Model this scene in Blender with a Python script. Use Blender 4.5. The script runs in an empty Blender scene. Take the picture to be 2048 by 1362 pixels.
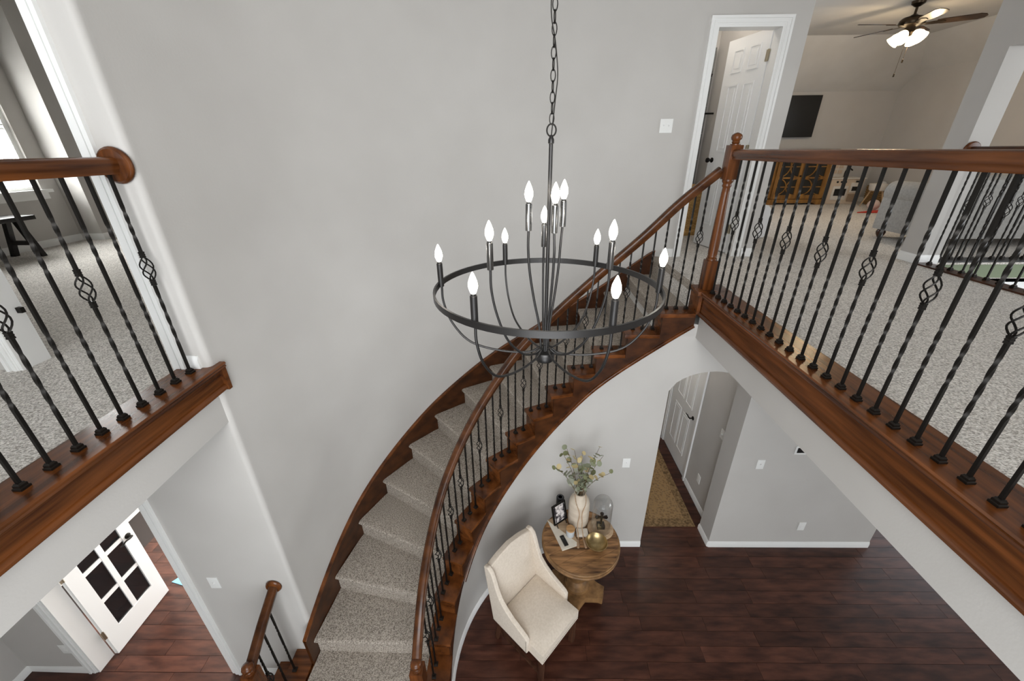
import bpy, bmesh, math, random
from math import sin, cos, pi, radians, hypot, atan2
from mathutils import Vector, Matrix
random.seed(7)
SC = bpy.context.scene
COL = SC.collection

# ------------------------------------------------------------------ camera
cam_d = bpy.data.cameras.new('camera'); cam = bpy.data.objects.new('camera', cam_d); COL.objects.link(cam)
cam_d.sensor_fit = 'HORIZONTAL'; cam_d.sensor_width = 36.0; cam_d.lens = 36.0 * 798.65 / 2048
cam_d.clip_start = 0.05; cam_d.clip_end = 200
cam.matrix_world = (Matrix.Translation((0, 0, 4.10)) @ Matrix.Rotation(0.015515, 4, 'Z')
                    @ Matrix.Rotation(pi / 2 - 0.446936, 4, 'X') @ Matrix.Rotation(-0.00986, 4, 'Z'))
SC.camera = cam
# ------------------------------------------------------------------ world, exposure
W = bpy.data.worlds.new('world'); SC.world = W; W.use_nodes = True
wn = W.node_tree.nodes; wn.clear()
bg = wn.new('ShaderNodeBackground'); wo = wn.new('ShaderNodeOutputWorld')
bg.inputs[0].default_value = (0.80, 0.90, 1.0, 1); bg.inputs[1].default_value = 3.0
W.node_tree.links.new(bg.outputs[0], wo.inputs[0])
SC.view_settings.view_transform = 'Standard'; SC.view_settings.look = 'None'
SC.view_settings.exposure = 0.0; SC.view_settings.gamma = 1.0; SC.view_settings.use_curve_mapping = False

def area(name, loc, rot, sx, sy, power, color=(1, 1, 1)):
    d = bpy.data.lights.new(name, 'AREA'); d.shape = 'RECTANGLE'; d.size = sx; d.size_y = sy
    d.energy = power; d.color = color
    o = bpy.data.objects.new(name, d); COL.objects.link(o); o.location = loc; o.rotation_euler = rot
    return o
# daylight through the openings of the house (all lie in window openings of the shell, the loft one added)
DAY = (1.0, 0.985, 0.96)
area('daylight_foyer_window', (0, -1.86, 4.35), (radians(90), 0, 0), 2.9, 2.3, 120, DAY)
area('daylight_front_door', (0, -1.86, 1.30), (radians(90), 0, 0), 2.3, 2.2, 45, DAY)
area('daylight_dining_window', (7.15, 0.8, 1.45), (0, radians(90), 0), 1.9, 3.0, 70, DAY)
area('daylight_left_window', (-6.05, 0.2, 1.5), (0, radians(-90), 0), 1.8, 2.0, 25, DAY)
area('daylight_study_window', (-3.4, 5.28, 1.55), (radians(-90), 0, 0), 1.8, 1.6, 330, DAY)
area('daylight_bedroom_window', (-6.06, 4.70, 4.40), (0, radians(-90), 0), 1.4, 1.0, 160, DAY)
area('fill_loft_daylight', (2.56, 7.0, 4.5), (0, radians(-90), 0), 1.3, 1.9, 8, DAY)  # fill for the loft, from an invented opening out of view
area('daylight_living_window', (7.15, 1.6, 4.3), (0, radians(90), 0), 2.4, 2.6, 60, DAY)
area('daylight_hall_left_window', (-3.2, -1.86, 4.45), (radians(90), 0, 0), 1.6, 1.5, 9, DAY)

# ------------------------------------------------------------------ mesh helpers
class MB:
    def __init__(s): s.v = []; s.f = []
    def add(s, vs, fs):
        b = len(s.v); s.v += [tuple(p) for p in vs]; s.f += [tuple(b + i for i in f) for f in fs]; return s
    def box(s, x0, x1, y0, y1, z0, z1):
        if x0 > x1: x0, x1 = x1, x0
        if y0 > y1: y0, y1 = y1, y0
        if z0 > z1: z0, z1 = z1, z0
        return s.add([(x0,y0,z0),(x1,y0,z0),(x1,y1,z0),(x0,y1,z0),(x0,y0,z1),(x1,y0,z1),(x1,y1,z1),(x0,y1,z1)],
                     [(0,3,2,1),(4,5,6,7),(0,1,5,4),(1,2,6,5),(2,3,7,6),(3,0,4,7)])
    def prism(s, poly, axis, a, b):
        """poly: 2-D outline; axis 'x','y','z' is the direction of extrusion from a to b"""
        n = len(poly)
        def P(p, t):
            return {'x': (t, p[0], p[1]), 'y': (p[0], t, p[1]), 'z': (p[0], p[1], t)}[axis]
        vs = [P(p, a) for p in poly] + [P(p, b) for p in poly]
        fs = [tuple(range(n - 1, -1, -1)), tuple(range(n, 2 * n))] + [(i, (i + 1) % n, n + (i + 1) % n, n + i) for i in range(n)]
        return s.add(vs, fs)
    def lathe(s, prof, n=20, c=(0, 0), a0=0.0, sq=None):
        vs = []; fs = []; m = len(prof)
        for j in range(n):
            a = a0 + 2 * pi * j / n
            for r, z in prof: vs.append((c[0] + r * cos(a), c[1] + r * sin(a), z))
        for j in range(n):
            k = (j + 1) % n
            for i in range(m - 1): fs.append((j*m+i, k*m+i, k*m+i+1, j*m+i+1))
        fs.append(tuple(j*m for j in range(n - 1, -1, -1))); fs.append(tuple(j*m+m-1 for j in range(n)))
        return s.add(vs, fs)
    def tube(s, pts, r, n=8, cap=True, closed=False):
        pts = [Vector(p) for p in pts]; m = len(pts)
        rs = r if isinstance(r, (list, tuple)) else [r] * m
        vs = []; fs = []; ref = None
        for i, p in enumerate(pts):
            if closed: t = pts[(i + 1) % m] - pts[i - 1]
            else: t = pts[min(i + 1, m - 1)] - pts[max(i - 1, 0)]
            t.normalize()
            if ref is None:
                ref = Vector((0, 0, 1)) if abs(t.z) < .9 else Vector((1, 0, 0))
            ref = (ref - t * ref.dot(t)).normalized(); u = t.cross(ref)
            for j in range(n):
                a = 2 * pi * j / n; q = p + (ref * cos(a) + u * sin(a)) * rs[i]; vs.append(q)
        L = m if closed else m - 1
        for i in range(L):
            i2 = (i + 1) % m
            for j in range(n):
                k = (j + 1) % n; fs.append((i*n+j, i*n+k, i2*n+k, i2*n+j))
        if cap and not closed:
            fs.append(tuple(range(n - 1, -1, -1))); fs.append(tuple((m - 1) * n + j for j in range(n)))
        return s.add(vs, fs)
    def sweep(s, pts, prof, plumb=True):
        """prof: closed outline (side, up); side = to the right of travel; up stays vertical when plumb"""
        pts = [Vector(p) for p in pts]; m = len(pts); n = len(prof); vs = []; fs = []
        for i, p in enumerate(pts):
            t = (pts[min(i+1, m-1)] - pts[max(i-1, 0)])
            h = Vector((t.x, t.y, 0)).normalized(); sd = Vector((h.y, -h.x, 0))
            up = Vector((0, 0, 1))
            if not plumb: up = sd.cross(t.normalized())
            for a, b in prof: vs.append(p + sd * a + up * b)
        for i in range(m - 1):
            for j in range(n):
                k = (j + 1) % n; fs.append((i*n+j, i*n+k, (i+1)*n+k, (i+1)*n+j))
        fs.append(tuple(range(n - 1, -1, -1))); fs.append(tuple((m-1)*n + j for j in range(n)))
        return s.add(vs, fs)
    def strip(s, cols):
        """cols: list of columns (each equal-length list of 3-D points) joined as quads"""
        n = len(cols[0]); vs = [p for c in cols for p in c]; fs = []
        for i in range(len(cols) - 1):
            for j in range(n - 1): fs.append((i*n+j, i*n+j+1, (i+1)*n+j+1, (i+1)*n+j))
        return s.add(vs, fs)
    def sphere(s, c, r, n=14, m=8, sz=1.0, z0=0.0):
        prof = [(max(r * sin(pi * i / m), 1e-4), c[2] + z0 - r * sz * cos(pi * i / m)) for i in range(m + 1)]
        return s.lathe(prof, n, (c[0], c[1]))
    def move(s, M, start=0):
        s.v[start:] = [tuple(M @ Vector(p)) for p in s.v[start:]]; return s

def obj(name, mb, mat, parent=None, smooth=35, bevel=0.0, seg=2, shadow=True):
    if isinstance(mb, bpy.types.Mesh): me = mb
    else:
        me = bpy.data.meshes.new(name); me.from_pydata(mb.v, [], mb.f); me.validate()
        bm = bmesh.new(); bm.from_mesh(me)
        bmesh.ops.recalc_face_normals(bm, faces=bm.faces)
        if bevel > 0:
            es = [e for e in bm.edges if len(e.link_faces) == 2 and e.calc_face_angle(0) > radians(40)]
            bmesh.ops.bevel(bm, geom=es, offset=bevel, segments=seg, affect='EDGES', profile=0.7, clamp_overlap=True)
        bm.to_mesh(me); bm.free()
        if smooth:
            for p in me.polygons: p.use_smooth = True
            me.set_sharp_from_angle(angle=radians(smooth))
        if mat: me.materials.append(mat)
    o = bpy.data.objects.new(name, me); COL.objects.link(o)
    if parent: o.parent = parent
    return o
def empty(name, loc=(0, 0, 0)):
    o = bpy.data.objects.new(name, None); COL.objects.link(o); o.location = loc; o.empty_display_size = .1
    return o
def tag(o, label, cat, group=None, kind=None):
    o['label'] = label; o['category'] = cat
    if group: o['group'] = group
    if kind: o['kind'] = kind
    return o
def thing(name, label, cat, loc=(0, 0, 0), group=None, kind=None): return tag(empty(name, loc), label, cat, group, kind)
def struct(name, mb, mat, label, cat, **k):
    o = obj(name, mb, mat, None, **k); return tag(o, label, cat, None, 'structure')
def part(name, mb, mat, root, **k):
    """mesh given in world coordinates, parented to an Empty that stands at its own place"""
    o = obj(name, mb, mat, root, **k)
    l = root.location; p = root
    off = Vector(l)
    while p.parent: p = p.parent; off += Vector(p.location)
    o.data.transform(Matrix.Translation(-off)); return o

def crom(pts, per=6):
    P = [Vector(p) for p in pts]; out = []
    for i in range(len(P) - 1):
        a = P[i-1] if i else P[0] * 2 - P[1]; b = P[i]; c = P[i+1]; d = P[i+2] if i + 2 < len(P) else P[-1] * 2 - P[-2]
        for k in range(per):
            t = k / per
            out.append(.5 * ((2*b) + (c - a)*t + (2*a - 5*b + 4*c - d)*t*t + (3*b - a - 3*c + d)*t**3))
    out.append(P[-1]); return out

# ------------------------------------------------------------------ materials
def mat(name, base=(.5, .5, .5), rough=.5, metal=0.0, spec=.5):
    m = bpy.data.materials.new(name); m.use_nodes = True
    b = m.node_tree.nodes['Principled BSDF']
    b.inputs['Base Color'].default_value = (*base, 1); b.inputs['Roughness'].default_value = rough
    b.inputs['Metallic'].default_value = metal; b.inputs['Specular IOR Level'].default_value = spec
    return m
def N(m, t, **kw):
    n = m.node_tree.nodes.new(t)
    for k, v in kw.items(): setattr(n, k, v)
    return n
def L(m, a, b): m.node_tree.links.new(a, b)
def noise_mat(name, c1, c2, scale=(1, 1, 1), nscale=5, detail=4, rough=.5, bump=0.0, bscale=None, spec=.5, metal=0.0, lo=.35, hi=.65, rnd=0.0, dist=0.002):
    m = mat(name, c1, rough, metal, spec); b = m.node_tree.nodes['Principled BSDF']
    tc = N(m, 'ShaderNodeTexCoord'); mp = N(m, 'ShaderNodeMapping'); mp.inputs['Scale'].default_value = scale
    L(m, tc.outputs['Object'], mp.inputs['Vector'])
    vec = mp.outputs['Vector']
    if rnd:
        oi = N(m, 'ShaderNodeObjectInfo'); ad = N(m, 'ShaderNodeVectorMath', operation='ADD'); ml = N(m, 'ShaderNodeMath', operation='MULTIPLY')
        ml.inputs[1].default_value = 50; L(m, oi.outputs['Random'], ml.inputs[0]); L(m, vec, ad.inputs[0]); L(m, ml.outputs[0], ad.inputs[1]); vec = ad.outputs[0]
    no = N(m, 'ShaderNodeTexNoise'); no.inputs['Scale'].default_value = nscale; no.inputs['Detail'].default_value = detail
    L(m, vec, no.inputs['Vector'])
    cr = N(m, 'ShaderNodeValToRGB'); e = cr.color_ramp.elements
    e[0].position = lo; e[0].color = (*c1, 1); e[1].position = hi; e[1].color = (*c2, 1)
    L(m, no.outputs['Fac'], cr.inputs['Fac']); out = cr.outputs['Color']
    if rnd:
        mr = N(m, 'ShaderNodeMapRange'); mr.inputs['To Min'].default_value = 1 - rnd; mr.inputs['To Max'].default_value = 1 + rnd
        L(m, oi.outputs['Random'], mr.inputs['Value'])
        mx = N(m, 'ShaderNodeVectorMath', operation='SCALE'); L(m, out, mx.inputs[0]); L(m, mr.outputs[0], mx.inputs['Scale']); out = mx.outputs[0]
    L(m, out, b.inputs['Base Color'])
    if bump:
        bp = N(m, 'ShaderNodeBump'); bp.inputs['Strength'].default_value = bump; bp.inputs['Distance'].default_value = dist
        src = no
        if bscale:
            src = N(m, 'ShaderNodeTexNoise'); src.inputs['Scale'].default_value = bscale; src.inputs['Detail'].default_value = 2
            L(m, tc.outputs['Object'], src.inputs['Vector'])
        L(m, src.outputs['Fac'], bp.inputs['Height']); L(m, bp.outputs['Normal'], b.inputs['Normal'])
    return m
def wood(name, c1, c2, axis, rough=.26, rnd=0.0, along=1.6, across=26, nscale=1.0):
    sc = {'x': (along, across, across), 'y': (across, along, across), 'z': (across, across, along), 'i': (9, 9, 14)}[axis]
    return noise_mat(name, c1, c2, sc, nscale, 5, rough, .06, None, .38, 0, .32, .68, rnd, .001)

M = {}
M['wall'] = noise_mat('wall_paint', (.487, .468, .444), (.515, .496, .472), (1, 1, 1), 2.5, 2, .62, .25, 90, .3, 0, .3, .7, 0, .0015)
M['ceil'] = noise_mat('ceiling_paint', (.56, .545, .52), (.59, .575, .55), (1, 1, 1), 3, 2, .7, .2, 80, .2)
M['trim'] = mat('white_trim_paint', (.80, .80, .785), .35)
M['door'] = mat('white_door_paint', (.80, .80, .79), .38)
M['plate'] = mat('switch_plate_plastic', (.78, .78, .76), .35)
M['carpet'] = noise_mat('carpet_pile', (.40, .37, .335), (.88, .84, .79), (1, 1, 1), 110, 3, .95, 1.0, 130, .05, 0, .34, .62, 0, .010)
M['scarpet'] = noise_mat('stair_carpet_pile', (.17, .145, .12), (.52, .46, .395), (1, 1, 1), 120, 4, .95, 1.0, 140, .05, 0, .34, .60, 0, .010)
C1, C2 = (.040, .0110, .0024), (.165, .052, .0125)
M['wx'] = wood('stained_wood_x', C1, C2, 'x'); M['wy'] = wood('stained_wood_y', C1, C2, 'y')
M['wz'] = wood('stained_wood_z', C1, C2, 'z'); M['wi'] = wood('stained_wood', C1, C2, 'i')
M['skirt'] = wood('stained_skirt_wood', (.024, .0075, .0022), (.070, .0225, .0065), 'i', .34)
M['rail'] = wood('stair_rail_wood', (.030, .0090, .0024), (.105, .036, .0105), 'i')
M['plank'] = noise_mat('hardwood_plank', (.026, .0085, .0052), (.098, .036, .022), (3.0, 12, 12), 1.5, 6, .30, .10, None, .36, 0, .30, .74, .24, .001)
M['gap'] = mat('plank_gap_dark', (.012, .006, .004), .6)
M['iron'] = mat('wrought_iron', (.018, .016, .014), .42, .75)
M['shoe'] = mat('iron_shoe', (.020, .016, .013), .40, .7)
M['chand'] = mat('chandelier_metal', (.055, .053, .052), .38, .85)
M['sleeve'] = mat('polished_sleeve', (.20, .20, .20), .18, 1.0)
M['black'] = mat('black_plastic', (.008, .008, .008), .35)
M['brass'] = mat('hinge_brass', (.45, .40, .30), .35, .9)
def emis(name, col, st, base=(.8, .8, .8)):
    m = mat(name, base, .3); b = m.node_tree.nodes['Principled BSDF']
    b.inputs['Emission Color'].default_value = (*col, 1); b.inputs['Emission Strength'].default_value = st; return m
M['bulb'] = emis('lit_candle_bulb', (1, .93, .80), 9)
M['fanlamp'] = emis('lit_frosted_shade', (1, .80, .50), 5)
def glass(name, tint=(1, 1, 1), refl=.70):
    m = bpy.data.materials.new(name); m.use_nodes = True; nt = m.node_tree; nt.nodes.clear()
    o = nt.nodes.new('ShaderNodeOutputMaterial'); mx = nt.nodes.new('ShaderNodeMixShader'); tr = nt.nodes.new('ShaderNodeBsdfTransparent'); gl = nt.nodes.new('ShaderNodeBsdfGlossy')
    tr.inputs[0].default_value = (*tint, 1); gl.inputs['Roughness'].default_value = .02
    fr = nt.nodes.new('ShaderNodeLayerWeight'); fr.inputs['Blend'].default_value = .22
    ml = nt.nodes.new('ShaderNodeMath'); ml.operation = 'MULTIPLY'; ml.inputs[1].default_value = refl
    nt.links.new(fr.outputs['Facing'], ml.inputs[0]); nt.links.new(ml.outputs[0], mx.inputs[0]); nt.links.new(tr.outputs[0], mx.inputs[1]); nt.links.new(gl.outputs[0], mx.inputs[2]); nt.links.new(mx.outputs[0], o.inputs[0])
    return m
M['glass'] = glass('clear_glass', (.955, .965, .965)); M['darkglass'] = mat('dark_door_glass', (.010, .010, .011), .06)

# ------------------------------------------------------------------ key levels
UF = 3.04           # upper floor
CE = 5.755          # upper ceiling
RL, RR = 2.69, 2.63 # soffits under the balconies
H = .19             # riser
def tz(k): return H * (k + 1)

OUTK = [(-1.655,1.2),(-1.652,1.6),(-1.632,1.9),(-1.59,2.25),(-1.50,2.64),(-1.34,2.97),(-1.13,3.27),(-.89,3.53),(-.61,3.75),(-.31,3.93),(.05,4.07),(.40,4.17),(.72,4.225),(1.01,4.26),(1.3,4.27),(1.62,4.27)]
OUT = crom([(x, y, 0) for x, y in OUTK], 6)
for _ in range(6):
    OUT = [OUT[0]] + [(OUT[i-1] + OUT[i]*2 + OUT[i+1]) / 4 for i in range(1, len(OUT)-1)] + [OUT[-1]]
OUT = [(p.x, p.y) for p in OUT]
def offs(path, d):
    r = []
    for i, p in enumerate(path):
        a = path[max(i-1, 0)]; b = path[min(i+1, len(path)-1)]; tx, ty = b[0]-a[0], b[1]-a[1]; l = hypot(tx, ty) or 1
        r.append((p[0] - ty/l*d, p[1] + tx/l*d))     # +d: to the left of travel = outwards of the bend
    return r
def arcs(path):
    S = [0]
    for a, b in zip(path, path[1:]): S.append(S[-1] + hypot(b[0]-a[0], b[1]-a[1]))
    return S
def locate(path, S, p):
    best = (9, 0)
    for i in range(len(path)-1):
        a, b = path[i], path[i+1]; dx, dy = b[0]-a[0], b[1]-a[1]; q = dx*dx+dy*dy
        w = max(0, min(1, ((p[0]-a[0])*dx + (p[1]-a[1])*dy) / q)) if q else 0
        d = hypot(a[0]+w*dx-p[0], a[1]+w*dy-p[1])
        if d < best[0]: best = (d, S[i] + w*(S[i+1]-S[i]))
    return best[1]
def lerp_tab(x, xs, ys):
    if x <= xs[0]: return ys[0] + (x-xs[0])*(ys[1]-ys[0])/(xs[1]-xs[0])
    for i in range(len(xs)-1):
        if x <= xs[i+1]: return ys[i] + (x-xs[i])*(ys[i+1]-ys[i])/(xs[i+1]-xs[i])
    return ys[-1]
ON = {1:(-1.652,1.45),2:(-1.635,1.83),3:(-1.59,2.23),4:(-1.5,2.64),5:(-1.34,2.97),6:(-1.13,3.27),7:(-.89,3.53),8:(-.61,3.75),9:(-.31,3.93),10:(.03,4.065),11:(.37,4.16),12:(.69,4.22),13:(.97,4.255),14:(1.21,4.27),15:(1.46,4.27)}
IN = {1:(-.552,1.60),2:(-.552,1.81),3:(-.532,2.02),4:(-.485,2.22),5:(-.41,2.405),6:(-.307,2.575),7:(-.175,2.725),8:(-.015,2.855),9:(.145,2.955),10:(.31,3.035),11:(.49,3.083),12:(.68,3.105),13:(.93,3.11),14:(1.2,3.11),15:(1.47,3.11)}
CX, CY = .748, 1.807
def inner(r, step=3):
    p = [(CX-r, 1.30), (CX-r, 1.45), (CX-r, 1.65)]
    a = 180
    while a >= 90: p.append((CX + r*cos(radians(a)), CY + r*sin(radians(a)))); a -= step
    return p + [(.93, CY+r), (1.2, CY+r), (1.48, CY+r), (1.60, CY+r)]

# ================================================================== SETTING
def planks(root, x0, x1, y0, y1, w=.127, inside=None, lo=.55, hi=1.25):
    y = y0; row = 0
    while y < y1 - 1e-6:
        x = x0 - random.random() * .8
        while x < x1:
            l = random.uniform(lo, hi); a, b = max(x, x0), min(x + l, x1); x += l
            if b - a < .05: continue
            if inside and not inside((a+b)/2, y + w/2, a, b): continue
            m = MB().box(a + .0012, b - .0012, y + .0012, min(y + w, y1) - .0012, -.002, .006)
            o = obj('plank', m, M['plank'], root, smooth=0)
        y += w; row += 1
fl = struct('floor', MB().box(-6.2, 7.3, -1.9, 6.4, -.12, -.003), M['gap'], 'dark hardwood plank floor of the ground storey', 'floor', smooth=0)
def in_right(cx, y, a, b):
    return True
planks(fl, -.62, 5.1, .95, 3.10)
planks(fl, 1.40, 2.26, 3.10, 3.75); planks(fl, 2.05, 2.26, 3.75, 5.2)
planks(fl, 3.95, 5.1, 3.10, 4.0)
planks(fl, -4.3, -1.7, 1.35, 1.86); planks(fl, -4.3, -2.2, 1.86, 3.9)

# upper floors (carpet)
u1 = MB(); u1.prism([(1.70,-1.9),(3.95,-1.9),(3.95,3.97),(7.3,3.97),(7.3,9.0),(2.6,9.0),(2.6,5.9),(1.47,5.9),(1.47,3.26),(1.70,3.26)], 'z', UF-.20, UF)
struct('floor_loft', u1, M['carpet'], 'light grey carpet of the loft landing to the right of the foyer', 'carpet', smooth=0)
u2 = MB(); u2.prism([(-6.0,-1.9),(-1.82,-1.9),(-1.82,1.9),(-1.82,7.0),(-6.0,7.0)], 'z', UF-.20, UF)
struct('floor_bedroom_hall', u2, M['carpet'], 'light grey carpet of the upstairs hall and bedroom at the left', 'carpet', smooth=0)

# ceilings
c = MB(); c.prism([(-6.2,-1.9),(7.4,-1.9),(7.4,4.3),(-1.9,4.3),(-1.9,7.1),(-6.2,7.1)], 'z', CE, CE+.12)
c.prism([(-1.9,4.3),(7.4,4.3),(7.4,8.21),(2.4,8.21),(2.4,6.1),(-1.9,6.1)], 'z', CE, CE+.12)
struct('ceiling', c, M['ceil'], 'pale flat ceiling over the foyer and the upstairs rooms', 'ceiling', smooth=0)
c = MB(); c.add([(2.4,9.0,5.035),(7.283,9.0,5.035),(7.283,8.71,5.30),(6.80,8.21,CE),(2.4,8.21,CE)], [(0,1,2,3,4)])
c.add([(7.283,8.71,5.30),(7.283,4.0,5.30),(6.80,4.0,CE),(6.80,8.21,CE)], [(0,1,2,3)])
struct('ceiling_slope', c, M['ceil'], 'sloped ceiling above the television wall in the loft', 'ceiling', smooth=0)
struct('ceiling_lower_right', MB().prism([(1.56,-1.9),(7.3,-1.9),(7.3,3.1),(1.56,3.1)], 'z', RR, RR+.15), M['ceil'], 'white soffit under the right balcony', 'ceiling', smooth=0)
struct('ceiling_lower_left', MB().prism([(-6.1,-1.9),(-1.68,-1.9),(-1.68,1.9),(-6.1,1.9)], 'z', RL, RL+.1), M['ceil'], 'white soffit under the left balcony', 'ceiling', smooth=0)
struct('ceiling_hall', MB().box(1.2, 2.5, 3.3, 6.4, 2.6, 2.7), M['ceil'], 'ceiling of the hallway behind the arch', 'ceiling', smooth=0)
struct('ceiling_study', MB().box(-4.9, -2.1, 1.95, 5.4, 2.69, 2.79), M['ceil'], 'ceiling of the study behind the glazed door', 'ceiling', smooth=0)

# big curved stair wall, two storeys tall, with the closet door opening at its end
WF = [p for p in offs(OUT, .025) if p[1] > 1.90]
def rounded_start():
    r = .03; cx, cy = WF[0][0] - r, 1.86 + r
    return [(-1.86, 1.86), (-1.735, 1.8598)] + [(cx + r*cos(radians(a)), cy + r*sin(radians(a))) for a in (-90, -68, -45, -22, 0)]
wpath = rounded_start() + WF
wpath = [p for p in wpath if p[0] < 1.45] + [(1.73, 4.295)]
def wall_path(path, z0, z1, t):
    m = MB(); back = offs(path, t)
    m.strip([[(p[0], p[1], z0), (p[0], p[1], z1)] for p in path]); m.strip([[(p[0], p[1], z1), (p[0], p[1], z0)] for p in back])
    m.strip([[(a[0], a[1], z1), (b[0], b[1], z1)] for a, b in zip(path, back)])
    m.strip([[(b[0], b[1], z0), (a[0], a[1], z0)] for a, b in zip(path, back)])
    for e in (0, -1):
        a, b = path[e], back[e]; m.add([(a[0],a[1],z0),(b[0],b[1],z0),(b[0],b[1],z1),(a[0],a[1],z1)], [(0,1,2,3)])
    return m
mw = MB()
face = wpath[1:]; back = offs(face, .115)
back[0] = (face[0][0], face[0][1]); 
mw.strip([[(p[0], p[1], 0), (p[0], p[1], CE)] for p in face])
mw.strip([[(p[0], p[1], CE), (p[0], p[1], 0)] for p in [q for q in back if q[1] > 1.99]])
struct('wall_stair', mw, M['wall'], 'tall curved light grey wall sweeping round behind the staircase', 'wall', smooth=60)
m = MB(); m.box(1.73, 2.31, 4.295, 4.41, 5.05, CE); m.box(2.31, 2.52, 4.295, 4.41, UF-.2, CE); m.box(2.40, 2.52, 4.41, 6.05, UF-.2, CE); m.box(2.40, 2.52, 7.95, 9.1, UF-.2, CE); m.box(2.40, 2.52, 6.05, 7.95, UF-.2, 3.85); m.box(2.40, 2.52, 6.05, 7.95, 5.15, CE)
struct('wall_closet', m, M['wall'], 'light grey wall round the half open white door upstairs', 'wall', smooth=0)
# stub wall strips facing the camera at the left
m = MB(); m.box(-1.835, -1.71, 1.86, 1.985, UF-.15, CE); m.box(-2.70, -1.835, 1.86, 1.985, 5.10, CE); m.box(-6.1, -2.70, 1.86, 1.985, UF-.15, CE)
struct('wall_left_upper', m, M['wall'], 'light grey wall with the bedroom doorway behind the left balcony rail', 'wall', smooth=0)
m = MB(); m.box(-2.42, -1.71, 1.86, 1.985, 0, 2.80); m.box(-3.68, -2.42, 1.86, 1.985, 2.12, 2.80); m.box(-4.28, -3.68, 1.86, 1.985, 0, 2.80)
struct('wall_left_lower', m, M['wall'], 'light grey wall with the study doorway under the left balcony', 'wall', smooth=0)
struct('wall_left_return', MB().box(-4.40, -4.28, -1.0, 1.985, 0, 2.7), M['wall'], 'light grey side wall at the bottom left corner', 'wall', smooth=0)
# study shell
m = MB(); m.box(-4.9, -4.8, 1.985, 5.4, 0, 2.7); m.box(-2.2, -2.1, 1.985, 5.4, 0, 2.7); m.box(-4.9,-2.1,5.30,5.4,0,.7); m.box(-4.9,-4.35,5.3,5.4,.7,2.7); m.box(-2.45,-2.1,5.3,5.4,.7,2.7); m.box(-4.35,-2.45,5.3,5.4,2.4,2.7)
struct('wall_study', m, M['wall'], 'walls of the study behind the glazed door', 'wall', smooth=0)
# bedroom shell
m = MB(); m.box(-6.0,-5.9,-1.9,4.18,UF,CE); m.box(-6.0,-5.9,5.215,5.45,UF,CE); m.box(-6.0,-5.9,4.18,5.215,UF,3.69); m.box(-6.0,-5.9,4.18,5.215,5.1,CE)
m.box(-6.0,-5.60,5.42,5.52,UF,CE); m.box(-5.70,-5.60,5.52,7.0,UF,CE); m.box(-5.7,-1.8,7.0,7.1,UF,CE); m.box(-1.835,-1.80,1.985,7.0,UF,CE)
struct('wall_bedroom', m, M['wall'], 'grey bedroom walls seen through the left doorway', 'wall', smooth=0)
# under-stair wall following the stringer, then straight to the arch
NS = inner(1.30); NSS = arcs(NS); nk = sorted(IN); nks = [locate(NS, NSS, IN[k]) for k in nk]
def low_z(p):
    k = lerp_tab(locate(NS, NSS, p), nks, nk)
    return tz(k) + lerp_tab(k, [0, 4, 5.5, 7, 9, 11, 13, 15, 16], [-.255, -.255, -.29, -.355, -.38, -.385, -.33, -.295, -.29])
up = [p for p in inner(1.305) if p[0] <= .76]
m = MB(); bk = offs(up, .07)
zt = [low_z(p) + .03 for p in up]
m.strip([[(p[0],p[1],0),(p[0],p[1],z)] for p, z in zip(up, zt)]); m.strip([[(p[0],p[1],z),(p[0],p[1],0)] for p, z in zip(bk, zt)])
m.strip([[(a[0],a[1],z),(b[0],b[1],z)] for a, b, z in zip(up, bk, zt)])
a, b = up[0], bk[0]; m.add([(a[0],a[1],0),(b[0],b[1],0),(b[0],b[1],zt[0]),(a[0],a[1],zt[0])], [(0,1,2,3)])
struct('wall_under_stair', m, M['wall'], 'curved light grey wall below the staircase behind the cream chair', 'wall', smooth=60)
YW = CY + 1.305
pts = [(.745, 0), (1.383, 0)]
zs, ap, xl, xr = 2.09, 2.295, 1.383, 2.15
for i in range(15):
    w = i / 14; x = xl + (xr - xl) * w; pts.append((x, zs + (ap - zs) * (1 - (2*w - 1)**2) ** .62))
pts += [(2.15, 0), (3.945, 0), (3.945, 2.75), (1.53, 2.75), (1.47, 2.76), (1.2, 2.56), (.98, 2.36), (.745, 2.12)]
struct('wall_arch', MB().prism(pts, 'y', YW, YW + .24), M['wall'], 'light grey ground floor wall with the arched hallway opening', 'wall', smooth=30)
struct('wall_dining_side', MB().box(3.82, 3.945, YW + .24, 5.5, 0, 2.75), M['wall'], 'side wall behind the right lower corner', 'wall', smooth=0)
m = MB(); m.box(2.26, 2.36, YW+.24, 4.12, 0, 2.65); m.box(2.26, 2.36, 4.96, 6.4, 0, 2.65); m.box(2.26, 2.36, 4.12, 4.96, 2.06, 2.65); m.box(1.24, 1.34, YW+.24, 6.4, 0, 2.65); m.box(1.24, 2.36, 6.3, 6.4, 0, 2.65)
struct('wall_hall', m, M['wall'], 'grey hallway walls behind the arch', 'wall', smooth=0)
# balcony beams
struct('wall_beam_right', MB().prism([(1.524, RR), (1.70, RR), (1.70, UF-.02), (1.524, UF-.02)], 'y', -1.9, YW), M['wall'], 'white beam face below the right balcony edge', 'wall', smooth=0)
struct('wall_beam_left', MB().prism([(-1.674, RL), (-1.82, RL), (-1.82, UF-.02), (-1.674, UF-.02)], 'y', -1.9, 1.88), M['wall'], 'white beam face below the left balcony edge', 'wall', smooth=0)
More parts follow.
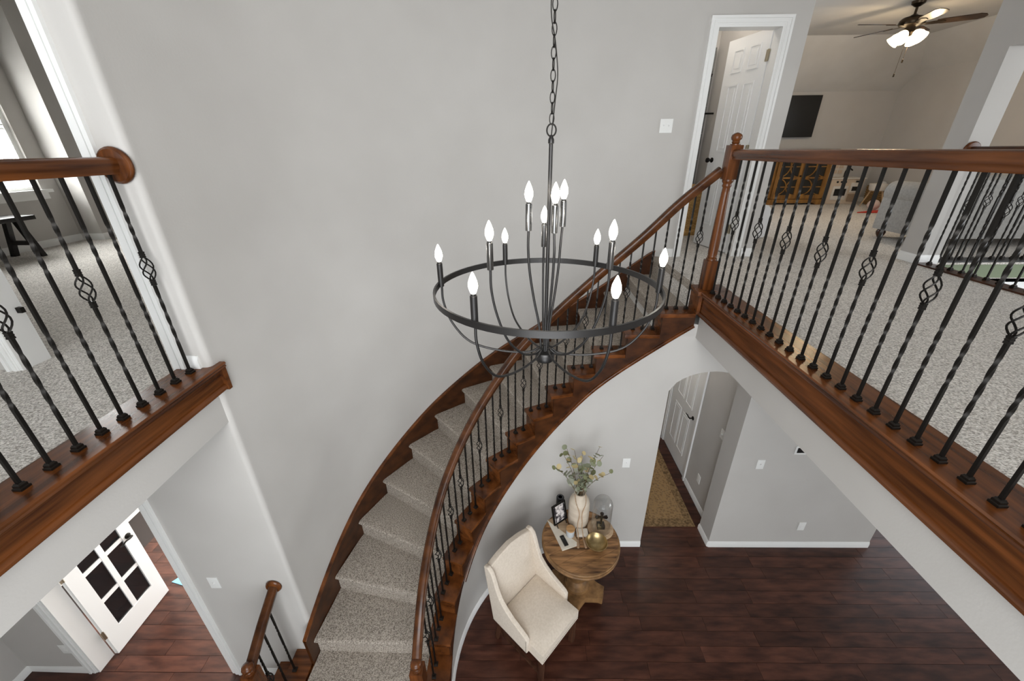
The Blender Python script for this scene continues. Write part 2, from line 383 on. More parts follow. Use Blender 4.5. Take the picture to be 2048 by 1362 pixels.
# loft shell
m = MB(); m.box(2.4, 7.4, 9.0, 9.1, UF-.2, 5.3); struct('wall_television', m, M['wall'], 'grey loft wall that carries the television', 'wall', smooth=0)
m = MB(); m.box(7.283, 7.4, 3.9, 9.0, UF-.2, 5.5)
struct('wall_loft_side', m, M['wall'], 'grey side wall of the loft behind the sofa', 'wall', smooth=0)
m = MB(); m.box(3.95, 4.15, 3.95, 4.16, UF, CE); m.box(3.95, 4.15, -1.9, 3.95, 4.81, CE)
struct('wall_column', m, M['wall'], 'light wall end beside the far railing with header above', 'wall', smooth=0)
# living room void and the other outer walls
m = MB(); m.box(7.283, 7.4, -1.9, .2, 0, CE); m.box(7.283, 7.4, 3.0, 3.9, 0, CE); m.box(7.283,7.4,.2,3.0,2.5,3.0); m.box(7.283,7.4,.2,3.0,5.55,CE); m.box(7.283,7.4,.2,3.0,0,.45); m.box(7.283,7.4,2.4,3.0,.45,2.5)
struct('wall_right', m, M['wall'], 'right outer wall of the house with its windows', 'wall', smooth=0)
m = MB(); m.box(-6.2,-4.05,-2.0,-1.9,0,CE); m.box(-4.05,-2.35,-2.0,-1.9,0,3.65); m.box(-4.05,-2.35,-2.0,-1.9,5.25,CE); m.box(-2.35,-1.5,-2.0,-1.9,0,CE); m.box(1.5,7.4,-2.0,-1.9,0,CE)
m.box(-1.5,1.5,-2.0,-1.9,2.45,3.15); m.box(-1.5,1.5,-2.0,-1.9,5.55,CE); m.box(-1.5,-1.2,-2.0,-1.9,0,2.45); m.box(1.2,1.5,-2.0,-1.9,0,2.45)
struct('wall_front', m, M['wall'], 'front wall of the foyer behind the camera', 'wall', smooth=0)
m = MB(); m.box(-6.2,-6.1,-1.9,-.85,0,2.7); m.box(-6.2,-6.1,1.25,2.0,0,2.7); m.box(-6.2,-6.1,-.85,1.25,0,.55); m.box(-6.2,-6.1,-.85,1.25,2.45,2.7)
struct('wall_left', m, M['wall'], 'left outer wall of the house under the balcony', 'wall', smooth=0)
m = MB(); m.box(4.15, 7.3, 3.97, 4.14, 2.62, 2.875); struct('wall_void_lower', m, M['trim'], 'white fascia below the far loft railing', 'wall', smooth=0)
m = MB(); m.box(4.15, 7.3, 3.965, 4.14, 2.885, UF-.02); struct('trim_green_band', m, mat('olive_green_paint', (.16, .20, .11), .55), 'olive green band under the far loft railing', 'trim', smooth=0)
# closet / bath shell
m = MB(); m.box(1.50,1.60,4.41,5.9,UF,CE); m.box(1.5,2.5,5.8,5.9,UF,CE)
struct('wall_bath', m, M['wall'], 'grey wall of the small room behind the white door', 'wall', smooth=0)

# ------------------------------------------------------------------ balcony edge trims
def edge_trim(n, side, xe, xi, y0, y1, zb, label):
    """xe: nosing edge, xi: inner edge at the carpet; side=+1 if the floor lies to +X"""
    t = tag(empty('trim_%d' % n, (xe, y0, UF)), label, 'wood trim', None, 'structure')
    s = side
    prof = [(xe - .000*s, UF-.008), (xe - .006*s, UF+.004), (xe, UF+.012), (xi, UF+.012), (xi, UF-.022), (xe + .01*s, UF-.022), (xe-.004*s, UF-.016)]
    part('nosing', MB().prism(prof, 'y', y0, y1), M['wy'], t, smooth=40)
    part('fascia', MB().prism([(xe + .028*s, UF-.022), (xe + .028*s, zb), (xe + .052*s, zb), (xe + .052*s, UF-.022)], 'y', y0, y1), M['wy'], t, smooth=0)
    part('moulding', MB().prism([(xe + .028*s, zb+.030), (xe + .018*s, zb+.026), (xe + .010*s, zb+.014), (xe + .012*s, zb), (xe + .05*s, zb-.006), (xe+.05*s, zb+.03)], 'y', y0, y1), M['wy'], t, smooth=40)
    part('moulding', MB().prism([(xe + .028*s, UF-.022), (xe + .012*s, UF-.022), (xe + .014*s, UF-.034), (xe + .028*s, UF-.042)], 'y', y0, y1), M['wy'], t, smooth=40)
    return t
edge_trim(1, 1, 1.478, 1.71, -1.9, 3.10, 2.845, 'wide stained wood nosing and fascia along the right balcony edge')
tl = edge_trim(2, -1, -1.628, -1.83, -1.9, 1.93, 2.893, 'wide stained wood nosing and fascia along the left balcony edge')
part('end_block', MB().box(-1.684, -1.632, 1.905, 1.93, 2.885, UF), M['wy'], tl, smooth=0)
# carpet edge bullnose at the landing end
# baseboards
def base_path(name, path, label, off=.014, h=.085, left=True, z0=0.0):
    m = MB(); sg = -1 if left else 1
    prof = [(0, 0), (off*1.0, 0), (off, h*.72), (off*.55, h*.86), (off*.35, h), (0, h)]
    prof = [(a*sg, b) for a, b in prof]
    m.sweep([(x, y, z0) for x, y in path], prof)
    return struct(name, m, M['trim'], label, 'baseboard', smooth=30)
base_path('baseboard_under_stair', [p for p in inner(1.305) if p[0] <= .76] + [(1.0, YW), (1.383, YW)], 'white baseboard curving along the wall below the stairs', left=False)
base_path('baseboard_arch_right', [(2.15, YW+.24), (2.15, YW-.0), (2.16, YW), (3.945, YW)], 'white baseboard along the right ground floor wall', left=False)
base_path('baseboard_dining', [(3.945, YW), (3.945, 5.5)], 'white baseboard round the far right wall corner', left=False)
base_path('baseboard_hall', [(2.26, 4.08), (2.26, YW+.24)], 'white baseboard of the hallway right wall', left=False)
base_path('baseboard_left_lower', [(-4.28, .2), (-4.28, 1.86), (-3.75, 1.86)], 'white baseboard in the bottom left corner', left=False)
base_path('baseboard_left_strip', [(-2.40, 1.86), (-1.86, 1.86)], 'white baseboard beside the bottom step', left=False)
base_path('baseboard_left_upper', [(-1.775, 1.86), (-1.70, 1.86)], 'short white baseboard at the end of the left balcony rail', left=False, z0=UF)
base_path('baseboard_bedroom', [(-5.9, 2.5), (-5.9, 5.42), (-5.60, 5.42), (-5.6, 7.0)], 'white baseboard of the bedroom below the window', left=False, z0=UF)
base_path('baseboard_landing', [(1.55, 4.295), (1.665, 4.295)], 'short white baseboard beside the upstairs door', left=False, z0=UF)
base_path('baseboard_landing_right', [(2.39, 4.295), (2.52, 4.295)], 'short white baseboard right of the upstairs door', left=False, z0=UF)
base_path('baseboard_column', [(3.95, 4.16), (3.95, 3.95), (4.15, 3.95)], 'white baseboard round the loft wall end', left=False, z0=UF)
base_path('baseboard_loft', [(2.52, 9.0), (7.283, 9.0), (7.283, 4.2)], 'white baseboard along the loft walls', left=False, z0=UF)

# door casings
def casing(name, rect, plane, label, w=.062, axis='y', bottom=0.0, sgn=-1, depth=.020, sides='LTR'):
    """rect = (a0,a1,top): opening along the wall; mitred white casing with stepped profile"""
    a0, a1, top = rect; m = MB()
    t = tag(empty(name, (0, 0, 0)), label, 'door trim', None, 'structure')
    steps = [(0, w-.0012, depth*.45), (w*.16, w*.48, depth*.72), (w*.66, w, depth)]
    for nm, sd in (('side_casing', 'L'), ('head_casing', 'T'), ('side_casing', 'R')):
        if sd not in sides: continue
        m = MB()
        for i0, i1, d in steps:
            if sd == 'L': q = (a0 - i1, a0 - i0, bottom, top + i1)
            elif sd == 'R': q = (a1 + i0, a1 + i1, bottom, top + i1)
            else: q = (a0 - i0, a1 + i0, top + i0, top + i1)
            lo, hi = sorted((plane - sgn*d*.05, plane + sgn*d))
            if axis == 'y': m.box(q[0], q[1], lo, hi, q[2], q[3])
            else: m.box(lo, hi, q[0], q[1], q[2], q[3])
        obj(nm, m, M['trim'], t, smooth=0)
    return t
def jamb(t, rect, y0, y1, axis='y', bottom=0.0, th=.018, stop=True):
    a0, a1, top = rect
    for q in ((a0-.001, a0 + th, bottom, top), (a1 - th, a1+.001, bottom, top), (a0 + th, a1 - th, top - th, top+.001)):
        m = MB()
        m.box(q[0], q[1], y0, y1, q[2], q[3]) if axis == 'y' else m.box(y0, y1, q[0], q[1], q[2], q[3])
        obj('jamb', m, M['trim'], t, smooth=0)
r = (1.73, 2.31, 5.05); tc = casing('trim_3', r, 4.295, 'white casing round the half open upstairs door', bottom=UF); jamb(tc, r, 4.29, 4.42, bottom=UF)
r = (-2.70, -1.838, 5.10); tb = casing('trim_4', r, 1.86, 'white casing of the bedroom doorway left of the foyer', bottom=UF, w=.058); jamb(tb, r, 1.855, 2.0, bottom=UF)
obj('strike_plate', MB().box(-2.683, -2.655, 1.965, 1.985, 3.33, 3.36), M['iron'], tb, smooth=0)
r = (-3.68, -2.465, 2.12); ts = casing('trim_5', r, 1.86, 'white casing of the study doorway under the left balcony', w=.062); jamb(ts, r, 1.855, 1.99, th=.022)
r = (4.16, 4.96, 2.06); th_ = casing('trim_6', r, 2.26, 'white casing of the hallway door behind the arch', w=.06, axis='x', sgn=-1)

# ------------------------------------------------------------------ doors
def six_panel(root, w, h, t, mname='door', two_sided=True):
    """door slab in local coords: x 0..w from the hinge, y -t..0, z 0..h"""
    obj('slab', MB().box(0, w, -t, 0, 0, h), M[mname], root, smooth=0)
    cols = [(.11*w/.6, w/2 - .035), (w/2 + .035, w - .11*w/.6)]
    rows = [(.24, .84), (1.0, 1.62), (1.72, 1.92)]
    for z0, z1 in rows:
        for x0, x1 in cols:
            for y, s in ((0, 1), (-t, -1)):
                m = MB(); k = len(m.v)
                # moulded frame with a raised field
                fr = .016
                for a in ((x0+fr, x1-fr, z0, z0+fr), (x0+fr, x1-fr, z1-fr, z1), (x0, x0+fr, z0, z1), (x1-fr, x1, z0, z1)):
                    m.box(a[0], a[1], y - s*.002, y + s*.006, a[2], a[3])
                m.prism([(x0+.035, z0+.035), (x1-.035, z0+.035), (x1-.035, z1-.035), (x0+.035, z1-.035)], 'y', y - s*.001, y + s*.005)
                obj('panel', m, M[mname], root, smooth=0)
def lever(root, x, z, y, s, dirx):
    m = MB(); m.lathe([(.027, 0), (.027, .006), (.020, .011), (.009, .013), (.009, .045)], 14)
    m.move(Matrix.Translation((x, y, z)) @ Matrix.Rotation(radians(-90 * s), 4, 'X'))
    o = obj('lever_handle', m, M['iron'], root)
    m = MB(); pts = crom([(x, y + s*.045, z), (x + dirx*.03, y + s*.05, z+.002), (x + dirx*.065, y + s*.048, z+.008), (x + dirx*.10, y + s*.045, z-.006), (x + dirx*.12, y + s*.042, z-.003)], 4)
    m.tube(pts, [.009 - .004*i/len(pts) for i in range(len(pts))], 8)
    obj('grip', m, M['iron'], o)
def knob(root, x, z, y, s):
    m = MB(); m.lathe([(.026, 0), (.026, .006), (.011, .012), (.011, .035), (.022, .042), (.027, .055), (.024, .066), (.010, .072), (.001, .073)], 16)
    m.move(Matrix.Translation((x, y, z)) @ Matrix.Rotation(radians(-90 * s), 4, 'X')); obj('knob', m, M['iron'], root)
def hinge(root, x, y, z):
    m = MB(); m.box(x-.02, x+.02, y-.003, y+.003, z-.045, z+.045); m.lathe([(.007, z-.048), (.007, z+.048)], 8, (x, y)); obj('hinge', m, M['brass'], root)
d1 = tag(empty('door_1', (2.286, 4.425, UF+.01)), 'white six panel door standing half open at the top of the stairs', 'door', None, 'structure')
six_panel(d1, .565, 2.01, .035); d1.rotation_euler = (0, 0, radians(103))
knob(d1, .50, .92, 0, 1)
for z in (.25, 1.02, 1.80): hinge(d1, .0, .004, z)
d2 = tag(empty('door_2', (2.30, 4.945, .012)), 'white six panel hallway door with black lever behind the arch', 'door', None, 'structure')
six_panel(d2, .77, 2.03, .035); d2.rotation_euler = (0, 0, radians(-90)); 
lever(d2, .70, .93, -.035, -1, -1)
# glazed study door, opened inwards at right angles
d3 = tag(empty('door_3', (-3.655, 1.998, .012)), 'white glazed double door leaf standing open into the study', 'door', None, 'structure')
w, hh, t = .575, 2.05, .035
m = MB(); cols = [(.115, .27), (.315, .47)]; rows = [(.235 + i*.345, .235 + i*.345 + .305) for i in range(5)]
m.box(0, cols[0][0], -t, 0, 0, hh); m.box(cols[1][1], w, -t, 0, 0, hh); m.box(cols[0][0], cols[1][1], -t, 0, 0, rows[0][0]); m.box(cols[0][0], cols[1][1], -t, 0, rows[-1][1], hh)
obj('frame', m, M['door'], d3, smooth=0)
obj('mullion', MB().box(cols[0][1], cols[1][0], -t+.004, -.004, rows[0][0], rows[-1][1]), M['door'], d3, smooth=0)
for i in range(4):
    obj('muntin', MB().box(cols[0][0], cols[1][1], -t+.0055, -.0055, rows[i][1], rows[i+1][0]), M['door'], d3, smooth=0)
for z0, z1 in rows:
    for x0, x1 in cols: obj('pane', MB().box(x0-.003, x1+.003, -t*.62, -t*.38, z0-.003, z1+.003), M['darkglass'], d3, smooth=0)
d3.rotation_euler = (0, 0, radians(90)); 
lever(d3, .515, .89, -t, -1, -1)
for z in (.28, 1.05, 1.8): hinge(d3, 0, -.03, z)

# ------------------------------------------------------------------ windows
w1 = tag(empty('window_1', (-5.95, 4.70, 3.69)), 'bright bedroom window with white blind above a white sill', 'window', None, 'structure')
def wp(n, mb, mt): 
    o = obj(n, mb, mt, w1, smooth=0); o.data.transform(Matrix.Translation((5.95, -4.70, -3.69))); return o
for q in ((4.18, 4.235, 3.69, 5.1), (5.16, 5.215, 3.69, 5.1)): wp('frame', MB().box(-5.99, -5.93, *q), M['trim'])
for q in ((4.235, 5.16, 3.69, 3.735), (4.235, 5.16, 5.05, 5.1), (4.235, 5.16, 4.40, 4.435)): wp('frame', MB().box(-5.985, -5.935, *q), M['trim'])
wp('sill', MB().box(-5.91, -5.85, 4.10, 5.30, 3.665, 3.70), M['trim']); wp('apron', MB().box(-5.90, -5.885, 4.14, 5.26, 3.59, 3.665), M['trim'])
wp('pane', MB().box(-5.965, -5.961, 4.235, 5.16, 3.735, 5.05), M['glass'])
for i in range(20):
    z = 3.93 + i * .055
    m = MB().box(-5.955, -5.905, 4.245, 5.15, z, z+.003); m.move(Matrix.Translation((-5.93, 0, z)) @ Matrix.Rotation(radians(38), 4, 'Y') @ Matrix.Translation((5.93, 0, -z)))
    wp('slat', m, M['trim'])
wp('bottom_rail', MB().box(-5.945, -5.915, 4.245, 5.15, 3.885, 3.90), M['trim'])

def flat_window(name, axis, c, a0, a1, z0, z1, label, nx=2, nz=2):
    t = tag(empty(name, (0, 0, 0)), label, 'window', None, 'structure'); f = .05
    def B(p0, p1, q0, q1, nm):
        m = MB(); m.box(p0, p1, c-.03, c+.03, q0, q1) if axis == 'y' else m.box(c-.03, c+.03, p0, p1, q0, q1)
        obj(nm, m, M['trim'], t, smooth=0)
    B(a0, a0+f, z0, z1, 'frame'); B(a1-f, a1, z0, z1, 'frame'); B(a0+f, a1-f, z0, z0+f, 'frame'); B(a0+f, a1-f, z1-f, z1, 'frame')
    for i in range(1, nx): x = a0 + (a1-a0)*i/nx; B(x-.015, x+.015, z0+f, z1-f, 'mullion')
    for i in range(1, nz): z = z0 + (z1-z0)*i/nz; B(a0+f, a1-f, z-.015, z+.015, 'muntin')
flat_window('window_2', 'y', -1.95, -1.5, 1.5, 3.15, 5.55, 'large foyer window behind the camera', 3, 2)
flat_window('window_3', 'y', -1.95, -1.2, 1.2, 0, 2.45, 'glazed front entrance below the foyer window', 3, 1)
flat_window('window_4', 'x', 7.34, .2, 2.4, .45, 2.5, 'dining room window on the right', 2, 2)
flat_window('window_5', 'x', -6.15, -.85, 1.25, .55, 2.45, 'left ground floor window', 2, 2)
flat_window('window_6', 'y', 5.35, -4.35, -2.45, .7, 2.4, 'study window', 2, 2)
flat_window('window_7', 'x', 7.34, .2, 3.0, 3.0, 5.55, 'tall living room window', 3, 2)
flat_window('added_window_8', 'x', 2.46, 6.05, 7.95, 3.85, 5.15, 'added loft side window, out of view behind the stair wall end', 2, 1)  # invented opening, placed where it stays unseen, for the loft fill
flat_window('window_9', 'y', -1.95, -4.05, -2.35, 3.65, 5.25, 'upstairs front window at the left', 2, 1)

# ================================================================== STAIRCASE
st = thing('staircase', 'curved staircase with beige carpet treads and stained wood ends', 'staircase', (-.6, 1.6, 0))
def at(k, t, d=0.0):
    """point at distance t from the inner nose corner along nose line k (towards the wall), pushed d forward"""
    a, b = Vector(IN[k]), Vector(ON[k]); u = (b - a).normalized(); p = a + u * t
    return p
def nose_len(k): return (Vector(ON[k]) - Vector(IN[k])).length
PW = .165
for k in range(1, 15):
    z = tz(k); n = 7; cols_t = []; cols_r = []
    for i in range(n):
        w = i / (n - 1)
        a = at(k, PW + (nose_len(k) - PW) * w); b = at(k+1, PW + (nose_len(k+1) - PW) * w)
        if w > .5:   # follow the wall bend at the outer end
            pass
        d = (b - a); l = d.length; d.normalize()
        q = lambda u, zz: (a.x + d.x*u, a.y + d.y*u, zz)
        cols_t.append([q(.030, z-.040), q(.006, z-.036), q(-.010, z-.024), q(-.012, z-.012), q(-.004, z-.002), q(.012, z+.002), q(l*.5, z), q(l + .035, z), q(l + .035, z-.03)])
        cols_r.append([q(.018, z-.030), q(.018, z-H)])
    cols_t = cols_t[::-1]
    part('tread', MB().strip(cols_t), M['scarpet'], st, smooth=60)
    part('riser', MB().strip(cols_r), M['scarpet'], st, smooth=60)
    # wood plate at the open end, with nosing on its front and return edge
    a0, a1 = at(k, -.014), at(k, PW + .01); b0, b1 = at(k+1, -.014), at(k+1, PW + .01)
    d0 = (b0 - a0).normalized(); d1 = (b1 - a1).normalized()
    f0, f1 = a0 - d0*.012, a1 - d1*.012; g0, g1 = b0 + d0*.012, b1 + d1*.02
    m = MB().prism([tuple(f0), tuple(g0), tuple(g1), tuple(f1)], 'z', z-.030, z+.004)
    part('tread_end', m, M['wi'], st, smooth=30, bevel=.006)
    c0, c1 = at(k, .004) + d0*.012, at(k, PW+.01) + d1*.012
    e0, e1 = c0 + d0*.02, c1 + d1*.02
    part('end_riser', MB().prism([tuple(c0), tuple(e0), tuple(e1), tuple(c1)], 'z', z-H+.004, z-.030), M['wi'], st, smooth=0)
# last riser up to the landing
k = 15; z = UF
part('riser', MB().strip([[(1.478, 3.27, UF-.02), (1.478, 3.27, UF-H)], [(1.468, 4.29, UF-.02), (1.468, 4.29, UF-H)]]), M['scarpet'], st, smooth=0)
part('end_riser', MB().box(1.474, 1.50, 3.085, 3.29, UF-H+.004, UF-.02), M['wi'], st, smooth=0)
part('landing_nosing', MB().prism([(1.452, 3.07), (1.72, 3.07), (1.72, 3.275), (1.462, 3.275)], 'z', UF-.022, UF+.013), M['wy'], st, smooth=30, bevel=.006)
part('landing_edge', MB().prism([(1.455, 3.275), (1.52, 3.275), (1.52, 4.29), (1.45, 4.29)], 'z', UF-.035, UF+.004), M['scarpet'], st, smooth=30, bevel=.012)
# wide starting steps at the bottom
def start_step(k, x0, x1, y0, y1):
    z = tz(k)
    part('step_plate', MB().prism([(x0, y1), (x0, y0+.12), (x0+.03, y0+.04), (x0+.10, y0), (-1.66, y0), (-1.66, y1)], 'z', z-.03, z+.004), M['wx'], st, smooth=30, bevel=.006)
    part('step_face', MB().prism([(x0+.02, y1), (x0+.02, y0+.13), (x0+.12, y0+.02), (x1, y0+.02), (x1, y1)], 'z', z-H, z-.03), M['wx'], st, smooth=30)
start_step(1, -1.835, -.60, 1.45, 1.858)
start_step(0, -2.02, -.60, 1.10, 1.858)
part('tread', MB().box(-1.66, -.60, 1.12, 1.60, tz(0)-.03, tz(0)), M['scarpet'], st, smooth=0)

# skirt board on the wall and stringer on the open side
S_out = arcs(OUT); sk = sorted(ON); sks = [locate(OUT, S_out, ON[k]) for k in sk]; skz = [tz(k) for k in sk]
def nz_out(s): return lerp_tab(s, sks, skz)
P0 = locate(OUT, S_out, (-1.64, 1.755)); P1 = locate(OUT, S_out, (1.47, 4.27))
fine = []
for p, s in zip(OUT, S_out):
    if P0 + .02 < s < P1 - .02: fine.append((p, s))
def pt_at(s):
    for i in range(len(OUT)-1):
        if S_out[i] <= s <= S_out[i+1]:
            w = (s-S_out[i])/(S_out[i+1]-S_out[i]); return (OUT[i][0]+w*(OUT[i+1][0]-OUT[i][0]), OUT[i][1]+w*(OUT[i+1][1]-OUT[i][1]))
fine = [(pt_at(P0), P0)] + fine + [(pt_at(P1), P1)]
sp = [p for p, s in fine]; so = offs(sp, .022)
dzs = [lerp_tab(s, [P0, sks[3], sks[6], sks[9], sks[11], sks[14]], [.150, .160, .145, .115, .095, .066]) for p, s in fine]
ztop = [nz_out(s) + d for (p, s), d in zip(fine, dzs)]
for _ in range(8): ztop = [ztop[0]] + [(ztop[i-1]+2*ztop[i]+ztop[i+1])/4 for i in range(1, len(ztop)-1)] + [ztop[-1]]
zbot = [max(.38, nz_out(s) - .30) if s > P0 + .01 else .38 for p, s in fine]
m = MB()
m.strip([[(p[0],p[1],b),(p[0],p[1],t)] for p, b, t in zip(sp, zbot, ztop)])
m.strip([[(p[0],p[1],t),(q[0],q[1],t)] for p, q, t in zip(sp, so, ztop)])
a, b = sp[0], so[0]; m.add([(a[0],a[1],zbot[0]),(b[0],b[1],zbot[0]),(b[0],b[1],ztop[0]),(a[0],a[1],ztop[0])], [(0,1,2,3)])
part('skirt_board', m, M['skirt'], st, smooth=60)
m = MB().sweep([(p[0], p[1], t) for p, t in zip(offs(sp, .004), ztop)], [(.006, -.012), (.010, .0), (.006, .008), (-.020, .008), (-.020, -.012)])
part('skirt_cap', m, M['wi'], st, smooth=50)
# stringer: stepped top, curved lower edge
SI = inner(1.291); S_in = arcs(SI)
def seg_pts(k):
    a, b = at(k, .012), at(k+1, .012)
    sa, sb = locate(SI, S_in, a), locate(SI, S_in, b); r = []
    for i in range(5):
        s = sa + .012 + (sb - sa) * i / 4
        for j in range(len(SI)-1):
            if S_in[j] <= s <= S_in[j+1] + 1e-6:
                w = (s-S_in[j])/(S_in[j+1]-S_in[j]); r.append((SI[j][0]+w*(SI[j+1][0]-SI[j][0]), SI[j][1]+w*(SI[j+1][1]-SI[j][1]))); break
    return r
m = MB(); lowpts = []
for k in range(1, 15):
    sp_ = seg_pts(k)
    if len(sp_) < 2: continue
    zz = [min(low_z(p), tz(k) - .06) for p in sp_]; bo = offs(sp_, .03)
    m.strip([[(p[0],p[1],l),(p[0],p[1],tz(k)-.028)] for p, l in zip(sp_, zz)])
    m.strip([[(q[0],q[1],l),(p[0],p[1],l)] for p, q, l in zip(sp_, bo, zz)])
    p = sp_[0]; q = bo[0]; m.add([(p[0],p[1],tz(k)-H-.028),(q[0],q[1],tz(k)-H-.028),(q[0],q[1],tz(k)-.028),(p[0],p[1],tz(k)-.028)], [(0,1,2,3)])
    q_ = len(sp_) if k == 14 else -1
    lowpts += [(p[0], p[1], l) for p, l in zip(sp_[:q_], zz[:q_])]
part('stringer', m, M['skirt'], st, smooth=50)
lowpts = [p for i, p in enumerate(lowpts) if p[1] > 2.2]
for _ in range(6): lowpts = [lowpts[0]] + [tuple((a+2*b+c)/4 for a, b, c in zip(lowpts[i-1], lowpts[i], lowpts[i+1])) for i in range(1, len(lowpts)-1)] + [lowpts[-1]]
part('moulding', MB().sweep(lowpts, [(.004, .018), (.016, .014), (.020, .002), (.014, -.010), (-.01, -.012), (-.01, .018)], plumb=False), M['wi'], st, smooth=50)

# ================================================================== BALUSTERS
def rod_mesh(h, twists, r=.0079, lo=0.0):
    """square bar with the given twisted stretches (z0, z1, turns)"""
    m = MB(); levels = [(lo, 0.0)]; ang = 0.0
    for z0, z1, turns in twists:
        levels.append((z0, ang)); n = max(10, int(turns * 20))
        for i in range(1, n+1): levels.append((z0 + (z1-z0)*i/n, ang + turns*2*pi*i/n))
        ang += turns*2*pi
    levels.append((h, ang))
    cols = []
    for z, a in levels: cols.append([(r*1.0*cos(a + pi/4 + j*pi/2), r*sin(a + pi/4 + j*pi/2), z) for j in range(4)])
    vs = [p for c in cols for p in c]; fs = []
    for i in range(len(cols)-1):
        for j in range(4): k = (j+1) % 4; fs.append((i*4+j, i*4+k, (i+1)*4+k, (i+1)*4+j))
    fs += [(3,2,1,0), tuple(len(vs)-4+j for j in range(4))]
    return m.add(vs, fs)
def basket_mb(zc, hh=.055, R=.026):
    m = MB()
    for w in range(4):
        pts = []
        for i in range(11):
            t = i/10; a = w*pi/2 + t*pi*1.05; rr = .005 + (R-.005)*sin(pi*t)**.8; pts.append((rr*cos(a), rr*sin(a), zc - hh + 2*hh*t))
        m.tube(pts, .0033, 5)
    return m
def collars_mb(zs):
    m = MB()
    for z in zs: m.lathe([(.0095, z-.014), (.0125, z-.012), (.0105, z-.004), (.0125, z), (.0105, z+.004), (.0125, z+.012), (.0095, z+.014)], 4, a0=pi/4)
    return m
def mesh_of(mb, name, mt, smooth=0):
    o = obj(name, mb, mt, None, smooth=smooth); me = o.data; bpy.data.objects.remove(o); return me
SHOE = MB(); k0 = 2**.5
SHOE.lathe([(.0160*k0, 0), (.0165*k0, .002), (.0165*k0, .009), (.0130*k0, .0115), (.0130*k0, .020), (.0098*k0, .024), (.0088*k0, .027)], 4, a0=pi/4)
SHOE_ME = mesh_of(SHOE, 'shoe', M['shoe'])
BASKET_ME = mesh_of(basket_mb(0), 'basket', M['iron'], 50)
COLLAR_ME = mesh_of(collars_mb([0]), 'collar', M['iron'])
def rod_split(h, zc, twists):
    m = MB(); a = rod_mesh(zc - .055, [t for t in twists if t[1] < zc]); b = rod_mesh(h, [t for t in twists if t[0] > zc], lo=zc + .055)
    m.add(a.v, a.f); m.add(b.v, b.f); return m
def bal_plain(h):
    s = h / .975; return rod_mesh(h, [(.255*s, .465*s, 1.0), (.64*s, .785*s, .75)])
def bal_basket(h, zc):
    s = h / .975; return rod_split(h, zc, [(.17*s, zc - .11 , 1.0), (zc + .13, min(zc + .28, h - .08), .75)])
FULL = .975
ROD_ME = mesh_of(bal_plain(FULL), 'baluster', M['iron'], 25); RODB_ME = mesh_of(bal_basket(FULL, .56), 'baluster', M['iron'], 25)
def baluster(root, x, y, z, h=FULL, basket=False, rot=0.0, zc=.56):
    l = root.location
    if abs(h - FULL) < 1e-4: me = RODB_ME if basket else ROD_ME
    else: me = mesh_of(bal_basket(h, zc) if basket else bal_plain(h), 'baluster', M['iron'], 25)
    b = obj('baluster', me, None, root); b.location = (x - l[0], y - l[1], z - l[2]); b.rotation_euler = (0, 0, rot)
    obj('shoe', SHOE_ME, None, b)
    if basket:
        o = obj('basket', BASKET_ME, None, b); o.location = (0, 0, zc); 
        for dz in (-.066, .066): o = obj('collar', COLLAR_ME, None, b); o.location = (0, 0, zc + dz)
    return b
RAILP = [(-.020, -.034), (.020, -.034), (.024, -.026), (.024, -.018), (.030, -.010), (.032, .004), (.031, .018), (.026, .027), (.014, .032), (0, .034), (-.014, .032), (-.026, .027), (-.031, .018), (-.032, .004), (-.030, -.010), (-.024, -.018), (-.024, -.026)]
RZ = 4.052
def rosette(root, x, y, z, axis=(0, -1), r=.075):
    m = MB().lathe([(.001, .0), (r*.55, .0), (r*.85, .0), (r*.98, .003), (r, .010), (r*.97, .016), (r*.90, .019), (r*.86, .024), (r*.5, .027), (.001, .027)], 28)
    ang = atan2(axis[1], axis[0])
    m.move(Matrix.Translation((x, y, z)) @ Matrix.Rotation(ang, 4, 'Z') @ Matrix.Rotation(radians(90), 4, 'Y'))
    part('rosette', m, M['wz'], root, smooth=40)
def newel(root, x, y, z0, zs, r=.040, rot=0.0):
    """zs = base top, shaft top, block bottom, block top, finial top"""
    bt, sb, bb, kt, ft = zs
    def sq(a, b, nm, half=.043, bev=.004):
        m = MB().box(-half, half, -half, half, a, b); m.move(Matrix.Translation((x, y, 0)) @ Matrix.Rotation(rot, 4, 'Z')); part(nm, m, M['wz'], root, smooth=30, bevel=bev)
    p = empty('newel_post', (x - root.location[0], y - root.location[1], 0 - root.location[2])); p.parent = root
    sq2 = lambda a, b, nm, half, bev: part(nm, MB().box(-half, half, -half, half, a, b).move(Matrix.Translation((x, y, 0)) @ Matrix.Rotation(rot, 4, 'Z')), M['wz'], p, smooth=30, bevel=bev)
    sq2(z0, bt, 'base', .043, .006)
    q = bt; e = bb
    prof = [(.040, q-.004), (.042, q+.006), (.040, q+.014), (.033, q+.020), (.036, q+.028), (.033, q+.036), (.036, q+.05), (.037, q+.12), (.034, q + (e-q)*.5), (.028, q+(e-q)*.85), (.026, e-.055), (.031, e-.048), (.033, e-.040), (.030, e-.033), (.030, e-.026), (.038, e-.016), (.040, e-.006), (.038, e+.004)]
    part('shaft', MB().lathe(prof, 20, (x, y)), M['wz'], p, smooth=40)
    sq2(bb, kt, 'block', .043, .006)
    part('finial', MB().lathe([(.034, kt-.004), (.034, kt+.006), (.022, kt+.010), (.028, kt+.018), (.024, kt+.026), (.034, kt+.036), (.037, kt+.050), (.033, kt+.064), (.018, kt+.075), (.001, ft)], 18, (x, y)), M['wz'], p, smooth=45)
    return p

